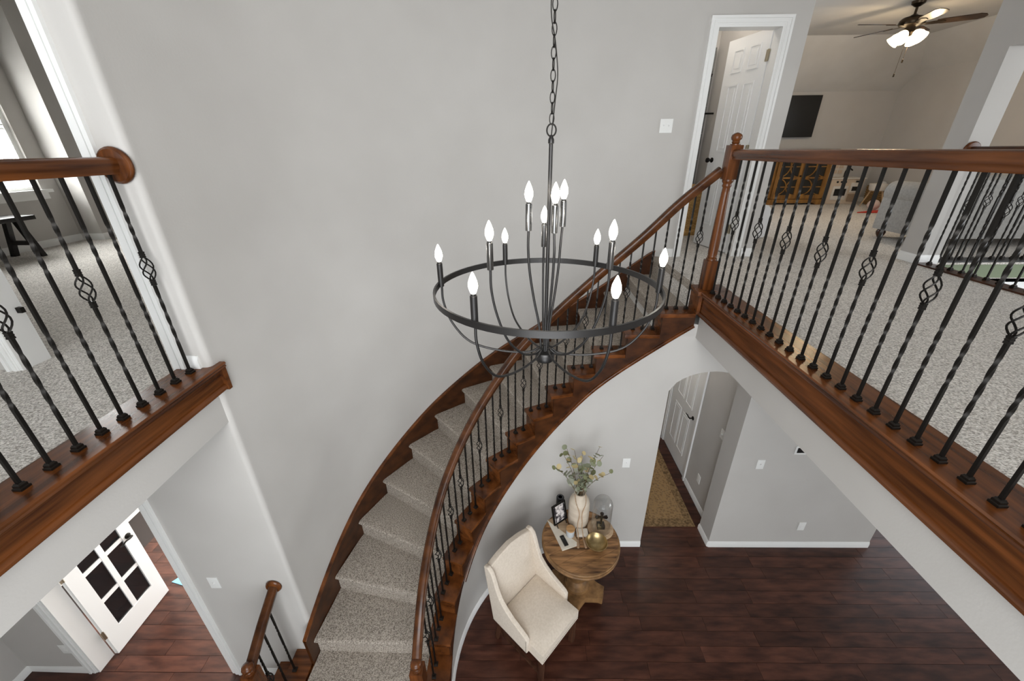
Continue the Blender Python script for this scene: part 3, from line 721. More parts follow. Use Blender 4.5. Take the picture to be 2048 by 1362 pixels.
# right balcony railing
rr = thing('balcony_railing', 'long iron railing with stained handrail along the right balcony', 'railing', (1.545, 3.165, UF))
part('handrail', MB().sweep([(1.545, -1.9, RZ), (1.545, 1.0, RZ), (1.545, 3.13, RZ)], RAILP), M['wy'], rr, smooth=40)
newel(rr, 1.545, 3.165, UF+.012, (3.29, 3.86, 3.885, 4.112, 4.192))
for i in range(31):
    y = 3.131 - .0991*i
    if i == 0: continue
    baluster(rr, 1.545, y, UF+.012, basket=(i % 3 == 2), rot=0)
# left balcony railing
rl = thing('balcony_railing', 'iron railing with stained handrail and round wall rosette on the left balcony', 'railing', (-1.722, 1.86, UF))
part('handrail', MB().sweep([(-1.722, -1.9, RZ), (-1.722, 0, RZ), (-1.722, 1.845, RZ)], RAILP), M['wy'], rl, smooth=40)
rosette(rl, -1.722, 1.86, RZ)
for i in range(20): baluster(rl, -1.722, 1.803 - .0991*i, UF+.012, basket=(i % 3 == 0))
# far loft railings
rf = thing('loft_railing', 'dark iron railing with wall rosette running from the loft wall end', 'railing', (3.99, 3.95, UF))
part('handrail', MB().sweep([(4.0, -1.9, RZ), (4.0, 1, RZ), (4.0, 3.93, RZ)], RAILP), M['skirt'], rf, smooth=40)
part('shoe_rail', MB().box(3.92, 4.06, -1.9, 3.95, UF-.02, UF+.014), M['skirt'], rf, smooth=0)
rosette(rf, 4.0, 3.95, RZ)
for i in range(24): baluster(rf, 4.0, 3.864 - .104*i, UF+.014, basket=(i % 3 == 1))
rg = thing('loft_railing', 'dark iron railing in front of the grey sofa back', 'railing', (4.15, 4.07, UF))
part('handrail', MB().sweep([(4.15, 4.06, RZ), (5, 4.06, RZ), (7.27, 4.06, RZ)], RAILP), M['skirt'], rg, smooth=40)
part('shoe_rail', MB().box(4.15, 7.27, 3.98, 4.13, UF-.02, UF+.014), M['black'], rg, smooth=0)
for i in range(24): baluster(rg, 4.29 + .104*i, 4.07, UF+.014, basket=(i % 3 == 2))

# stair railing
RAILK = [(-.662,1.405,1.072),(-.662,1.49,1.165),(-.662,1.60,1.262),(-.662,1.75,1.370),(-.650,1.96,1.492),(-.612,2.18,1.640),(-.556,2.345,1.790),(-.447,2.554,1.982),(-.313,2.736,2.178),(-.141,2.902,2.385),(.02,3.014,2.575),(.275,3.135,2.800),(.483,3.191,2.985),(.707,3.215,3.190),(.94,3.217,3.405),(1.08,3.217,3.545),(1.211,3.217,3.685),(1.334,3.214,3.800),(1.50,3.205,3.945)]
RAIL = crom(RAILK, 5)
for _ in range(5): RAIL = [RAIL[0]] + [(RAIL[i-1] + RAIL[i]*2 + RAIL[i+1])/4 for i in range(1, len(RAIL)-1)] + [RAIL[-1]]
sr = thing('stair_railing', 'curved iron stair railing with stained handrail on the open side', 'railing', (-.66, 1.42, tz(1)))
part('handrail', MB().sweep(RAIL, RAILP, plumb=False), M['rail'], sr, smooth=40)
newel(sr, -.66, 1.41, tz(0), (.60, .86, .88, 1.07, 1.145))
def rail_z(x, y):
    b = (9, 0)
    for i in range(len(RAIL)-1):
        a, c = RAIL[i], RAIL[i+1]; dx, dy = c.x-a.x, c.y-a.y; w = max(0, min(1, ((x-a.x)*dx + (y-a.y)*dy)/(dx*dx+dy*dy)))
        d = hypot(a.x+w*dx-x, a.y+w*dy-y)
        if d < b[0]: b = (d, a.z + w*(c.z-a.z), a.x+w*dx, a.y+w*dy)
    return b[1:]
SB = {14:[(1.273,3.22),(1.355,3.22),(1.44,3.22)],13:[(1.01,3.215),(1.095,3.217),(1.182,3.218)],12:[(.754,3.215),(.838,3.216),(.921,3.217)],11:[(.51,3.197),(.591,3.207),(.674,3.214)],10:[(.347,3.155),(.429,3.178)],9:[(.119,3.07),(.196,3.10),(.269,3.13)],8:[(-.019,2.978),(.052,3.024)],7:[(-.213,2.832),(-.149,2.883),(-.08,2.933)],6:[(-.329,2.701),(-.270,2.764)],5:[(-.476,2.489),(-.430,2.562),(-.384,2.629)],4:[(-.548,2.334),(-.512,2.412)],3:[(-.627,2.091),(-.604,2.171),(-.580,2.250)],2:[(-.655,1.837),(-.648,1.915),(-.638,1.992)],1:[(-.660,1.671),(-.660,1.755)]}
BK = {3:0, 4:0, 5:0, 6:0, 7:1, 8:1, 9:1, 10:1, 11:1, 12:2, 13:2, 14:2, 2:0, 1:0}
for k in SB:
    for i, (x, y) in enumerate(SB[k]):
        zr, px_, py_ = rail_z(x, y); x, y = (x + px_)/2, (y + py_)/2
        h = zr - .030 - tz(k) - .004
        baluster(sr, x, y, tz(k)+.004, h, basket=(BK[k] == i), rot=atan2(y-CY, x-CX) if y < 3.2 else 0, zc=h*.60)
# short railing beside the bottom steps
sl = thing('stair_railing', 'short stained handrail with newel and rosette beside the bottom steps', 'railing', (-1.76, 1.40, tz(0)))
part('handrail', MB().sweep([(-1.762, 1.40, 1.030), (-1.785, 1.63, 1.125), (-1.80, 1.845, 1.205)], RAILP, plumb=False), M['rail'], sl, smooth=40)
rosette(sl, -1.803, 1.86, 1.21, r=.058); newel(sl, -1.76, 1.40, tz(0), (.60, .82, .84, 1.03, 1.115))
for x, y, k, bk in ((-1.775, 1.71, 1, False), (-1.770, 1.60, 1, False), (-1.765, 1.50, 1, True)):
    h = 1.085 + (y-1.44)/.405*.12 - .035 - tz(k); baluster(sl, x, y, tz(k)+.004, h, basket=bk, zc=h*.5)

# ================================================================== CHANDELIER
KX, KY = .124, 1.6205; RZ0 = 3.568
ch = thing('chandelier', 'dark metal ring chandelier with twelve lit candle bulbs', 'chandelier', (KX, KY, 3.23))
m = MB(); n = 64; R0, hw, tk = .470, .0125, .004
ring = []
for j in range(n):
    a = 2*pi*j/n; ring.append([(KX + (R0+d)*cos(a), KY + (R0+d)*sin(a), RZ0 + z) for d, z in ((-tk, -hw), (tk, -hw), (tk, hw), (-tk, hw), (-tk, -hw))])
ring.append(ring[0]); part('ring', MB().strip(ring), M['chand'], ch, smooth=40)
part('hub', MB().lathe([(.001, 3.226), (.040, 3.226), (.044, 3.232), (.044, 3.262), (.040, 3.268), (.012, 3.272), (.010, 3.30), (.001, 3.302)], 24, (KX, KY)), M['chand'], ch, smooth=40)
part('stem', MB().lathe([(.0075, 3.28), (.0075, 4.115), (.011, 4.118), (.011, 4.130), (.008, 4.136), (.004, 4.145), (.001, 4.146)], 14, (KX, KY)), M['chand'], ch, smooth=40)
def candle(ang, r, zb, zt, pol, ring_at=False):
    x, y = KX + r*cos(ang), KY + r*sin(ang)
    R_ = lambda rad, z: (KX + rad*cos(ang), KY + rad*sin(ang), z)
    if r > .4:  k = [R_(.030, 3.285), R_(.075, 3.262), R_(.20, 3.262), R_(.34, 3.30), R_(.42, 3.39), R_(r-.004, 3.49), R_(r-.002, zb)]
    elif r > .2: k = [R_(.026, 3.285), R_(.06, 3.27), R_(.12, 3.29), R_(.19, 3.37), R_(.237, 3.49), R_(r-.002, 3.60), R_(r, zb)]
    else: k = [R_(.018, 3.28), R_(.030, 3.40), R_(.055, 3.52), R_(.075, 3.64), R_(.083, 3.74), R_(r, zb)]
    a = part('arm', MB().tube(crom(k, 6), .0052, 8), M['chand'], ch, smooth=60)
    sl_ = part('candle_sleeve', MB().lathe([(.004, zb-.006), (.0125, zb-.004), (.0125, zt), (.010, zt+.002), (.008, zt+.010)], 14, (x, y)), M['sleeve'] if pol else M['chand'], ch, smooth=40)
    zz = zt + .006
    b = part('bulb', MB().lathe([(.007, zz), (.010, zz+.006), (.0155, zz+.022), (.0165, zz+.030), (.0145, zz+.045), (.009, zz+.060), (.0045, zz+.070), (.001, zz+.076)], 14, (x, y)), M['bulb'], ch, smooth=60)
    d = bpy.data.lights.new('candle_light', 'POINT'); d.energy = CANDLE_W; d.color = (1, .93, .82); d.shadow_soft_size = .02
    lo = bpy.data.objects.new('candle_light', d); COL.objects.link(lo); lo.location = (x, y, zz + .035); lo.parent = ch; lo.matrix_parent_inverse = Matrix.Translation(-ch.location)
CANDLE_W = 1.4
M['bulb'].node_tree.nodes['Principled BSDF'].inputs['Emission Strength'].default_value = 9
for i in range(6):
    a = radians(174 - 60*i); candle(a, R0 - .012, RZ0, RZ0 + .096, False)
for a in (90, 210, 330): candle(radians(a), .262, 3.690, 3.787, True)
for a, q in ((194, .082), (283, .073), (47, .092)): candle(radians(a), q, 3.815, 3.910, True)
loop = MB(); loop.tube([(KX + .0165*cos(t), KY, 4.160 + .020*sin(t)) for t in [2*pi*i/20 for i in range(20)]], .0028, 8, closed=True); part('loop', loop, M['iron'], ch, smooth=60)
z = 4.196; i = 0
while z < CE - .03:
    m = MB(); pts = []
    for j in range(16):
        t = 2*pi*j/16; u = .0080*cos(t); v = .0185*sin(t); pts.append((KX + (u if i % 2 == 0 else .35*u), KY + (.35*u if i % 2 == 0 else u), z + v))
    m.tube(pts, .0019, 5, closed=True); part('chain_link', m, M['iron'], ch, smooth=60); z += .0322; i += 1
part('cord', MB().tube(crom([(KX, KY, 4.14), (KX+.010, KY+.004, 4.25), (KX+.016, KY+.004, 4.33), (KX+.004, KY, 4.42), (KX-.012, KY, 4.50), (KX-.008, KY, 4.62), (KX+.006, KY, 4.8), (KX-.006, KY, 5.1), (KX, KY, CE-.02)], 6), .0020, 6), M['iron'], ch, smooth=60)
part('canopy', MB().lathe([(.001, CE-.035), (.03, CE-.035), (.065, CE-.015), (.068, CE), (.001, CE)], 20, (KX, KY)), M['chand'], ch, smooth=40)

# ================================================================== TABLE GROUP (ground floor)
TX, TY, TH = .590, 2.600, .762
M['oak'] = noise_mat('weathered_mango_wood', (.055, .024, .009), (.37, .19, .078), (2.6, 18, 18), 1.6, 7, .5, .2, None, .4, 0, .30, .66, .12, .002)
M['oakz'] = noise_mat('weathered_pedestal_wood', (.11, .055, .020), (.30, .16, .062), (9, 9, 4), 1.6, 5, .55, .15, None, .4, 0, .3, .68)
tb_ = thing('side_table', 'round rustic wooden pedestal table beside the cream chair', 'table', (TX, TY, 0))
# plank top: boards cut to the disc
Rt = .350; yb = -Rt; rot = Matrix.Rotation(radians(28), 4, 'Z')
while yb < Rt - 1e-4:
    y1 = min(yb + .1167, Rt); pts = []
    n = 9
    for i in range(n): y = yb + .0008 + (y1 - yb - .0016)*i/(n-1); pts.append((math.sqrt(max(Rt*Rt - y*y, 1e-6)), y))
    for i in range(n): y = y1 - .0008 - (y1 - yb - .0016)*i/(n-1); pts.append((-math.sqrt(max(Rt*Rt - y*y, 1e-6)), y))
    m = MB().prism(pts, 'z', TH-.03, TH); m.move(Matrix.Translation((TX, TY, 0)) @ rot); part('top_board', m, M['oak'], tb_, smooth=0, bevel=.0015, seg=1)
    yb = y1
part('rim', MB().lathe([(.33, TH-.075), (.352, TH-.072), (.362, TH-.060), (.366, TH-.045), (.360, TH-.036), (.366, TH-.026), (.366, TH-.008), (.360, TH-.001), (.350, TH-.001), (.350, TH-.07)], 56, (TX, TY)), M['oakz'], tb_, smooth=40)
part('pedestal', MB().lathe([(.12, TH-.03), (.13, TH-.10), (.085, TH-.13), (.07, .56), (.085, .50), (.115, .40), (.12, .34), (.10, .26), (.075, .22), (.10, .20), (.105, .18), (.09, .165), (.12, .15), (.125, .12), (.12, .10)], 24, (TX, TY)), M['oakz'], tb_, smooth=40)
pts = []
for q in range(4):
    a = radians(-20 + 90*q); e = Vector((cos(a), sin(a))); f = Vector((-sin(a), cos(a)))
    pts += [tuple(e*.27 - f*.065), tuple(e*.27 + f*.065), tuple(e*.20 + f*.082), tuple((e + f).normalized()*.165)][:4]
m = MB().prism(pts, 'z', .045, .115); m.move(Matrix.Translation((TX, TY, 0))); part('base', m, M['oakz'], tb_, smooth=30, bevel=.008)
for q in range(4):
    a = radians(-20 + 90*q); m = MB().box(-.04, .04, -.055, .055, .006, .05); m.move(Matrix.Translation((TX + .235*cos(a), TY + .235*sin(a), 0)) @ Matrix.Rotation(a, 4, 'Z')); part('foot', m, M['oakz'], tb_, smooth=30, bevel=.012)

M['cream'] = noise_mat('cream_linen', (.62, .54, .45), (.70, .62, .53), (1, 1, 1), 60, 3, .85, .3, 300, .1, 0, .3, .7, 0, .001)
M['darkleg'] = wood('dark_chair_leg_wood', (.030, .012, .007), (.085, .038, .022), 'z')
M['nail'] = mat('antique_nailhead', (.12, .09, .06), .35, .9)
cr = thing('accent_chair', 'cream upholstered wing side chair with nailhead trim on dark legs', 'chair', (.165, 2.135, 0)); cr.rotation_euler = (0, 0, radians(-133))
def cp(n, mb, mt, **k): return obj(n, mb, mt, cr, **k)
def grid_cushion(x0, x1, y0, y1, z0, z1, crown, n=10):
    m = MB(); cols = []
    for i in range(n+1):
        c_ = []
        for j in range(n+1):
            u, v = i/n*2-1, j/n*2-1; x = (x0+x1)/2 + (x1-x0)/2*u; y = (y0+y1)/2 + (y1-y0)/2*v
            e = (1-abs(u)**4)*(1-abs(v)**4); c_.append((x, y, z1 + crown*(e - 1)))
        cols.append(c_)
    m.strip(cols)
    rim = [cols[i][0] for i in range(n+1)] + [cols[n][j] for j in range(1, n+1)] + [cols[i][n] for i in range(n-1, -1, -1)] + [cols[0][j] for j in range(n-1, 0, -1)]
    lo = [(p[0], p[1], z0) for p in rim]; rim2 = rim + [rim[0]]; lo2 = lo + [lo[0]]
    m.strip([[a, b] for a, b in zip(lo2, rim2)]); m.add(lo, [tuple(range(len(lo)))]); return m
seat = cp('seat', grid_cushion(-.245, .245, -.22, .265, .345, .495, .035, 12), M['cream'], smooth=50)
arc_ = [(-.262, .36), (.262, .36), (.262, .95), (.245, .985), (.20, 1.0), (.13, 1.018), (0, 1.035), (-.13, 1.018), (-.20, 1.0), (-.245, .985), (-.262, .95)]
m = MB().prism(arc_, 'y', -.06, .0); m.move(Matrix.Translation((0, -.215, 0)) @ Matrix.Translation((0, 0, .40)) @ Matrix.Rotation(radians(9), 4, 'X') @ Matrix.Translation((0, 0, -.40)))
cp('backrest', m, M['cream'], smooth=40, bevel=.016, seg=3)
wing = [(-.36, .985), (-.315, 1.0), (-.270, .965), (-.245, .90), (-.215, .80), (-.175, .715), (-.115, .655), (-.04, .605), (.05, .57), (.105, .545), (.125, .52), (.125, .36), (-.27, .36)]
for s_ in (-1, 1):
    m = MB().prism(wing, 'x', s_*.240, s_*.280); cp('wing', m, M['cream'], smooth=40, bevel=.014, seg=3)
    m = MB()
    for i in range(26):
        t = i/25; y = .118; z = .36 + .19*t if i < 8 else 0
    for (a, b) in zip([(-.27, .37), (.12, .37)], [(.12, .37), (.12, .54)]):
        n = 26 if a[0] < 0 else 10
        for i in range(n):
            y = a[0] + (b[0]-a[0])*i/n; z = a[1] + (b[1]-a[1])*i/n
            m.lathe([(.001, 0), (.004, .0005), (.003, .002), (.001, .0028)], 6); m.v[-24:] = [(s_*(.282 + p[2]), y + p[0], z + p[1]) for p in m.v[-24:]]
    o = cp('nailheads', m, M['nail'], smooth=0); o['kind'] = 'stuff'
m = MB()
for i in range(34):
    x = -.235 + .47*i/33; m.lathe([(.001, 0), (.004, .0005), (.003, .002), (.001, .0028)], 6); m.v[-24:] = [(x + p[0], .265 + p[2], .375 + p[1]) for p in m.v[-24:]]
o = cp('nailheads', m, M['nail'], smooth=0); o['kind'] = 'stuff'
for sx in (-1, 1):
    cp('leg', MB().prism([(-.021, -.021), (.021, -.021), (.021, .021), (-.021, .021)], 'z', 0, .36).move(Matrix.Translation((sx*.222, .235, 0))), M['darkleg'], smooth=0)
    m = MB().add([(sx*.222-.02, -.30, 0), (sx*.222+.02, -.30, 0), (sx*.222+.02, -.26, 0), (sx*.222-.02, -.26, 0), (sx*.222-.021, -.235, .37), (sx*.222+.021, -.235, .37), (sx*.222+.021, -.19, .37), (sx*.222-.021, -.19, .37)], [(0,3,2,1),(4,5,6,7),(0,1,5,4),(1,2,6,5),(2,3,7,6),(3,0,4,7)])
    cp('leg', m, M['darkleg'], smooth=0)
    cp('stretcher', MB().box(sx*.222-.011, sx*.222+.011, -.26, .225, .12, .148), M['darkleg'], smooth=0)
cp('stretcher', MB().box(-.21, .21, -.02, .002, .122, .146), M['darkleg'], smooth=0)

# things on the table
ZT = TH
vx, vy = .590, 2.800
M['ceramic'] = noise_mat('cream_ceramic', (.50, .42, .33), (.62, .54, .44), (2, 2, 8), 2, 3, .55, .1)
va = thing('vase', 'tall cream ceramic vase holding eucalyptus on the round table', 'vase', (vx, vy, ZT))
part('body', MB().lathe([(.001, ZT+.002), (.085, ZT+.002), (.095, ZT+.012), (.100, ZT+.05), (.101, ZT+.20), (.099, ZT+.27), (.088, ZT+.315), (.062, ZT+.345), (.050, ZT+.362), (.050, ZT+.39), (.056, ZT+.40), (.048, ZT+.40), (.042, ZT+.36), (.001, ZT+.34)], 32, (vx, vy)), M['ceramic'], va, smooth=50)
M['stem'] = mat('eucalyptus_stem', (.12, .08, .04), .6)
LEAFM = [mat('leaf_sage', (.24, .26, .17), .6), mat('leaf_olive', (.17, .18, .085), .6), mat('leaf_straw', (.46, .37, .19), .6), mat('leaf_pale', (.36, .37, .29), .6)]
pl = thing('eucalyptus_branches', 'dried eucalyptus branches with round leaves in the cream vase', 'plant', (vx, vy, ZT+.34))
ends = [(.425, 2.82, 1.715), (.505, 2.80, 1.665), (.742, 2.86, 1.65), (.775, 2.82, 1.59), (.850, 2.80, 1.40), (.318, 2.78, 1.51), (.415, 2.86, 1.575), (.64, 2.72, 1.45), (.53, 2.72, 1.38), (.68, 2.90, 1.44), (.60, 2.92, 1.55)]
LEAF = []
for r_ in (.021, .026, .032):
    m = MB(); n = 10; vs = [(0, 0, .003)]; 
    for i in range(n): a = 2*pi*i/n; vs.append((r_ + r_*cos(a)*1.0, r_*.92*sin(a), .004*abs(sin(a)) - .003*cos(a)))
    vs[0] = (r_, 0, -.002); fs = [(0, 1+i, 1+(i+1) % n) for i in range(n)]
    b0 = len(vs); vs += [(x, y, z-.0012) for x, y, z in vs]; fs += [(b0, b0+1+(i+1) % n, b0+1+i) for i in range(n)] + [(1+i, b0+1+i, b0+1+(i+1) % n, 1+(i+1) % n) for i in range(n)]
    m.add(vs, fs); LEAF.append([mesh_of(m, 'leaf', q, 40) for q in LEAFM])
rnd = random.Random(3)
for i, e in enumerate(ends):
    s0 = Vector((vx + rnd.uniform(-.02, .02), vy + rnd.uniform(-.02, .02), ZT+.36)); e = Vector(e)
    mid = s0.lerp(e, .5) + Vector((0, 0, .05)); path = crom([tuple(s0), tuple(mid), tuple(e)], 6)
    part('stem', MB().tube(path, [.0035 - .002*j/len(path) for j in range(len(path))], 6), M['stem'], pl, smooth=50)
    for j in range(10):
        t = .20 + .80*j/9; q = path[min(int(t*(len(path)-1)), len(path)-1)]
        o = obj('leaf', LEAF[rnd.choice([0, 1, 2]) if t < .8 else rnd.choice([0, 0, 1])][rnd.choice([0, 1, 0, 3]) if t < .62 else rnd.choice([2, 2, 1, 0])], None, pl)
        o.location = (q.x - vx, q.y - vy, q.z - (ZT+.34)); o.rotation_euler = (rnd.uniform(-1, 1), rnd.uniform(-1.2, .6), rnd.uniform(0, 2*pi))
# bead garland with tassels hanging down the vase front
M['bead'] = mat('natural_wood_bead', (.48, .33, .21), .6); M['tassel'] = mat('jute_tassel', (.34, .22, .13), .9)
gd = thing('bead_garland', 'wooden bead garland with tassels looped round the vase', 'garland', (vx, vy-.1, ZT))
for s_ in (-1, 1):
    path = crom([(vx + s_*.052, vy - .012, ZT+.375), (vx + s_*.045, vy-.080, ZT+.335), (vx + s_*.012, vy-.110, ZT+.235), (vx + s_*.020, vy-.112, ZT+.12), (vx + s_*.022, vy-.120, ZT+.055), (vx + s_*.022, vy-.175, ZT+.046), (vx + s_*.024, vy-.205, ZT+.012)], 6)
    part('string', MB().tube(path, .0018, 5), M['tassel'], gd, smooth=50)
    m = MB(); acc = 0; last = path[0]
    for a, b in zip(path, path[1:]):
        l = (b-a).length; n = max(1, int(l/.009))
        for i in range(n): q = a.lerp(b, i/n); m.sphere(tuple(q), .0055, 6, 4)
    o = part('beads', m, M['bead'], gd, smooth=60); o['kind'] = 'stuff'
    q = path[-1]; part('tassel', MB().tube([(q.x, q.y, ZT+.014), (q.x + s_*.004, q.y-.02, ZT+.016), (q.x + s_*.01, q.y-.07, ZT+.012), (q.x + s_*.012, q.y-.09, ZT+.011)], [.006, .010, .013, .010], 8), M['tassel'], gd, smooth=50)
M['stone'] = mat('white_stone', (.66, .60, .52), .5)
tag(obj('stone_block', MB().box(-.055, .055, -.038, .038, 0, .032).move(Matrix.Translation((.612, 2.662, ZT+.001))), M['stone'], None, smooth=30, bevel=.006), 'small pale stone block under the bead garland', 'block')
# glass cloche with iron cross
gx, gy = .795, 2.712
M['palewood'] = wood('pale_turned_wood', (.30, .20, .12), (.46, .33, .21), 'x', .5)
cl = thing('glass_cloche', 'clear glass dome on a turned pale wood base', 'cloche', (gx, gy, ZT))
part('base', MB().lathe([(.001, ZT+.001), (.118, ZT+.001), (.124, ZT+.008), (.124, ZT+.018), (.114, ZT+.026), (.104, ZT+.028), (.102, ZT+.034), (.001, ZT+.034)], 36, (gx, gy)), M['palewood'], cl, smooth=40)
prof = [(.092, ZT+.035), (.092, ZT+.33)] + [(.092*cos(radians(a)), ZT+.33 + .10*sin(radians(a))) for a in range(10, 90, 10)] + [(.001, ZT+.43)]
m = MB(); n = 32
m.strip([[(gx + r_*cos(2*pi*j/n), gy + r_*sin(2*pi*j/n), z_) for r_, z_ in prof] for j in range(n+1)])
part('dome', m, M['glass'], cl, smooth=80)
cs = thing('cross', 'small black iron cross on a square block under the glass dome', 'ornament', (gx, gy, ZT+.034))
z0 = ZT+.0345
part('block', MB().box(-.036, .036, -.030, .030, z0, z0+.045).move(Matrix.Translation((gx, gy, 0))), M['black'], cs, smooth=30, bevel=.003)
part('upright', MB().prism([(-.007, z0+.045), (.007, z0+.045), (.009, z0+.15), (.018, z0+.185), (0, z0+.20), (-.018, z0+.185), (-.009, z0+.15)], 'y', gy-.007, gy+.007).move(Matrix.Translation((gx, 0, 0))), M['iron'], cs, smooth=0)
part('crossbar', MB().prism([(-.05, z0+.115), (-.060, z0+.135), (-.05, z0+.155), (-.02, z0+.145), (.02, z0+.145), (.05, z0+.155), (.060, z0+.135), (.05, z0+.115), (.02, z0+.125), (-.02, z0+.125)], 'y', gy-.0075, gy+.0075).move(Matrix.Translation((gx, 0, 0))), M['iron'], cs, smooth=0)
# brass bowl
bx, by = .722, 2.520
M['gold'] = noise_mat('antique_brass', (.36, .26, .12), (.55, .42, .22), (1, 1, 1), 18, 4, .33, .15, None, .5, .95)
bw = thing('brass_bowl', 'antique brass footed bowl on the round table', 'bowl', (bx, by, ZT))
part('bowl', MB().lathe([(.024, ZT+.022), (.060, ZT+.030), (.088, ZT+.050), (.098, ZT+.072), (.100, ZT+.078), (.095, ZT+.078), (.083, ZT+.054), (.055, ZT+.036), (.001, ZT+.028)], 32, (bx, by)), M['gold'], bw, smooth=60)
part('foot', MB().lathe([(.001, ZT+.001), (.042, ZT+.001), (.042, ZT+.006), (.024, ZT+.014), (.022, ZT+.024), (.001, ZT+.025)], 24, (bx, by)), M['gold'], bw, smooth=40)
# board, remote, candle, frame, speaker
M['marble'] = noise_mat('white_marble', (.62, .56, .47), (.72, .67, .58), (1, 1, 1), 9, 4, .35)
bd = thing('serving_board', 'pale two-tone serving board under the candle and remote', 'board', (.42, 2.675, ZT))
A_, B_, C_, D_ = (.290, 2.808), (.405, 2.478), (.572, 2.540), (.452, 2.868)
part('marble_half', MB().prism([A_, B_, C_, ], 'z', ZT+.001, ZT+.013), M['marble'], bd, smooth=0)
part('wood_half', MB().prism([A_, C_, D_], 'z', ZT+.001, ZT+.013), M['palewood'], bd, smooth=0)
rm = thing('remote_control', 'small black remote lying on the pale board', 'remote', (.430, 2.573, ZT+.013)); rm.rotation_euler = (0, 0, radians(20))
obj('body', MB().box(-.020, .020, -.055, .055, .0005, .014), M['black'], rm, smooth=30, bevel=.005)
obj('button_pad', MB().box(-.010, .010, .015, .035, .0135, .0155), mat('remote_button', (.03, .03, .03), .3), rm, smooth=30, bevel=.0008)
cx_, cy_ = .495, 2.640
cn = thing('candle_jar', 'frosted candle jar with wooden lid on the pale board', 'candle', (cx_, cy_, ZT+.013))
part('jar', MB().lathe([(.001, ZT+.014), (.036, ZT+.014), (.040, ZT+.020), (.041, ZT+.088), (.038, ZT+.090), (.001, ZT+.090)], 24, (cx_, cy_)), mat('frosted_jar', (.50, .53, .56), .25), cn, smooth=40)
part('lid', MB().lathe([(.001, ZT+.0905), (.041, ZT+.0905), (.042, ZT+.094), (.042, ZT+.103), (.040, ZT+.105), (.001, ZT+.105)], 24, (cx_, cy_)), wood('lid_wood', (.34, .18, .07), (.52, .31, .14), 'x', .5), cn, smooth=40)
fr = thing('photo_frame', 'black photo frame standing on a small easel', 'photo frame', (.415, 2.765, ZT+.013)); fr.rotation_euler = (0, 0, radians(36))
def fp(n, mb, mt, **k):
    mb.move(Matrix.Translation((0, 0, .03)) @ Matrix.Rotation(radians(-14), 4, 'X')); return obj(n, mb, mt, fr, **k)
for q in ((-.082, .082, 0, .014), (-.082, .082, .196, .21)): fp('frame', MB().box(q[0], q[1], -.010, .006, q[2], q[3]), M['iron'], smooth=0)
for q in ((-.082, -.068), (.068, .082)): fp('frame', MB().box(q[0], q[1], -.010, .006, .014, .196), M['iron'], smooth=0)
ph = noise_mat('photo_print', (.06, .05, .06), (.75, .70, .68), (1, 1, 1), 26, 3, .25, 0, None, .5, 0, .40, .58)
fp('print', MB().box(-.068, .068, -.003, .001, .014, .196), ph, smooth=0)
for x in (-.055, .055): obj('easel_leg', MB().tube([(x, -.030, .002), (x, -.012, .03), (x, .045, .25)], .004, 6), M['iron'], fr)
obj('easel_leg', MB().tube([(0, .10, .002), (0, .050, .22)], .004, 6), M['iron'], fr)
sx_, sy_ = .418, 2.898
spk = thing('smart_speaker', 'black cylindrical speaker behind the photo frame', 'speaker', (sx_, sy_, ZT))
part('body', MB().lathe([(.001, ZT+.001), (.036, ZT+.001), (.039, ZT+.006), (.039, ZT+.225), (.036, ZT+.232), (.001, ZT+.233)], 24, (sx_, sy_)), M['black'], spk, smooth=40)
part('control_ring', MB().lathe([(.020, ZT+.233), (.024, ZT+.2355), (.028, ZT+.233)], 24, (sx_, sy_)), mat('speaker_ring', (.04, .04, .045), .2), spk, smooth=40)

# ================================================================== HALL RUG
m = mat('oriental_rug', (.3, .2, .1), .95, 0, .05); nt = m.node_tree; b = nt.nodes['Principled BSDF']
tc = N(m, 'ShaderNodeTexCoord'); no = N(m, 'ShaderNodeTexNoise'); no.inputs['Scale'].default_value = 60; no.inputs['Detail'].default_value = 6
vo = N(m, 'ShaderNodeTexVoronoi'); vo.inputs['Scale'].default_value = 30; L(m, tc.outputs['Object'], no.inputs['Vector']); L(m, tc.outputs['Object'], vo.inputs['Vector'])
ad = N(m, 'ShaderNodeMath', operation='ADD'); L(m, no.outputs['Fac'], ad.inputs[0]); L(m, vo.outputs['Distance'], ad.inputs[1])
cr_ = N(m, 'ShaderNodeValToRGB'); E_ = cr_.color_ramp.elements; E_[0].position = .45; E_[0].color = (.13, .075, .035, 1); E_[1].position = 1.0; E_[1].color = (.36, .23, .11, 1)
for p_, c_ in ((.58, (.29, .17, .07, 1)), (.68, (.18, .11, .065, 1)), (.78, (.34, .20, .085, 1)), (.88, (.22, .16, .10, 1))): e = E_.new(p_); e.color = c_
L(m, ad.outputs[0], cr_.inputs['Fac']); L(m, cr_.outputs['Color'], b.inputs['Base Color']); M['rug'] = m
M['rugb'] = noise_mat('rug_border', (.13, .085, .045), (.33, .215, .11), (1, 1, 1), 40, 4, .95, .2, None, .05)
rg_ = thing('hall_rug', 'faded gold patterned runner rug in the arched hallway', 'rug', (1.81, 4.6, 0))
part('field', MB().box(1.60, 2.02, 3.48, 5.9, .007, .016), M['rug'], rg_, smooth=0)
for q in ((1.505, 1.60, 3.37, 6.0), (2.02, 2.115, 3.37, 6.0), (1.60, 2.02, 3.37, 3.48), (1.6, 2.02, 5.9, 6.0)): part('border', MB().box(q[0], q[1], q[2], q[3], .007, .0155), M['rugb'], rg_, smooth=0)

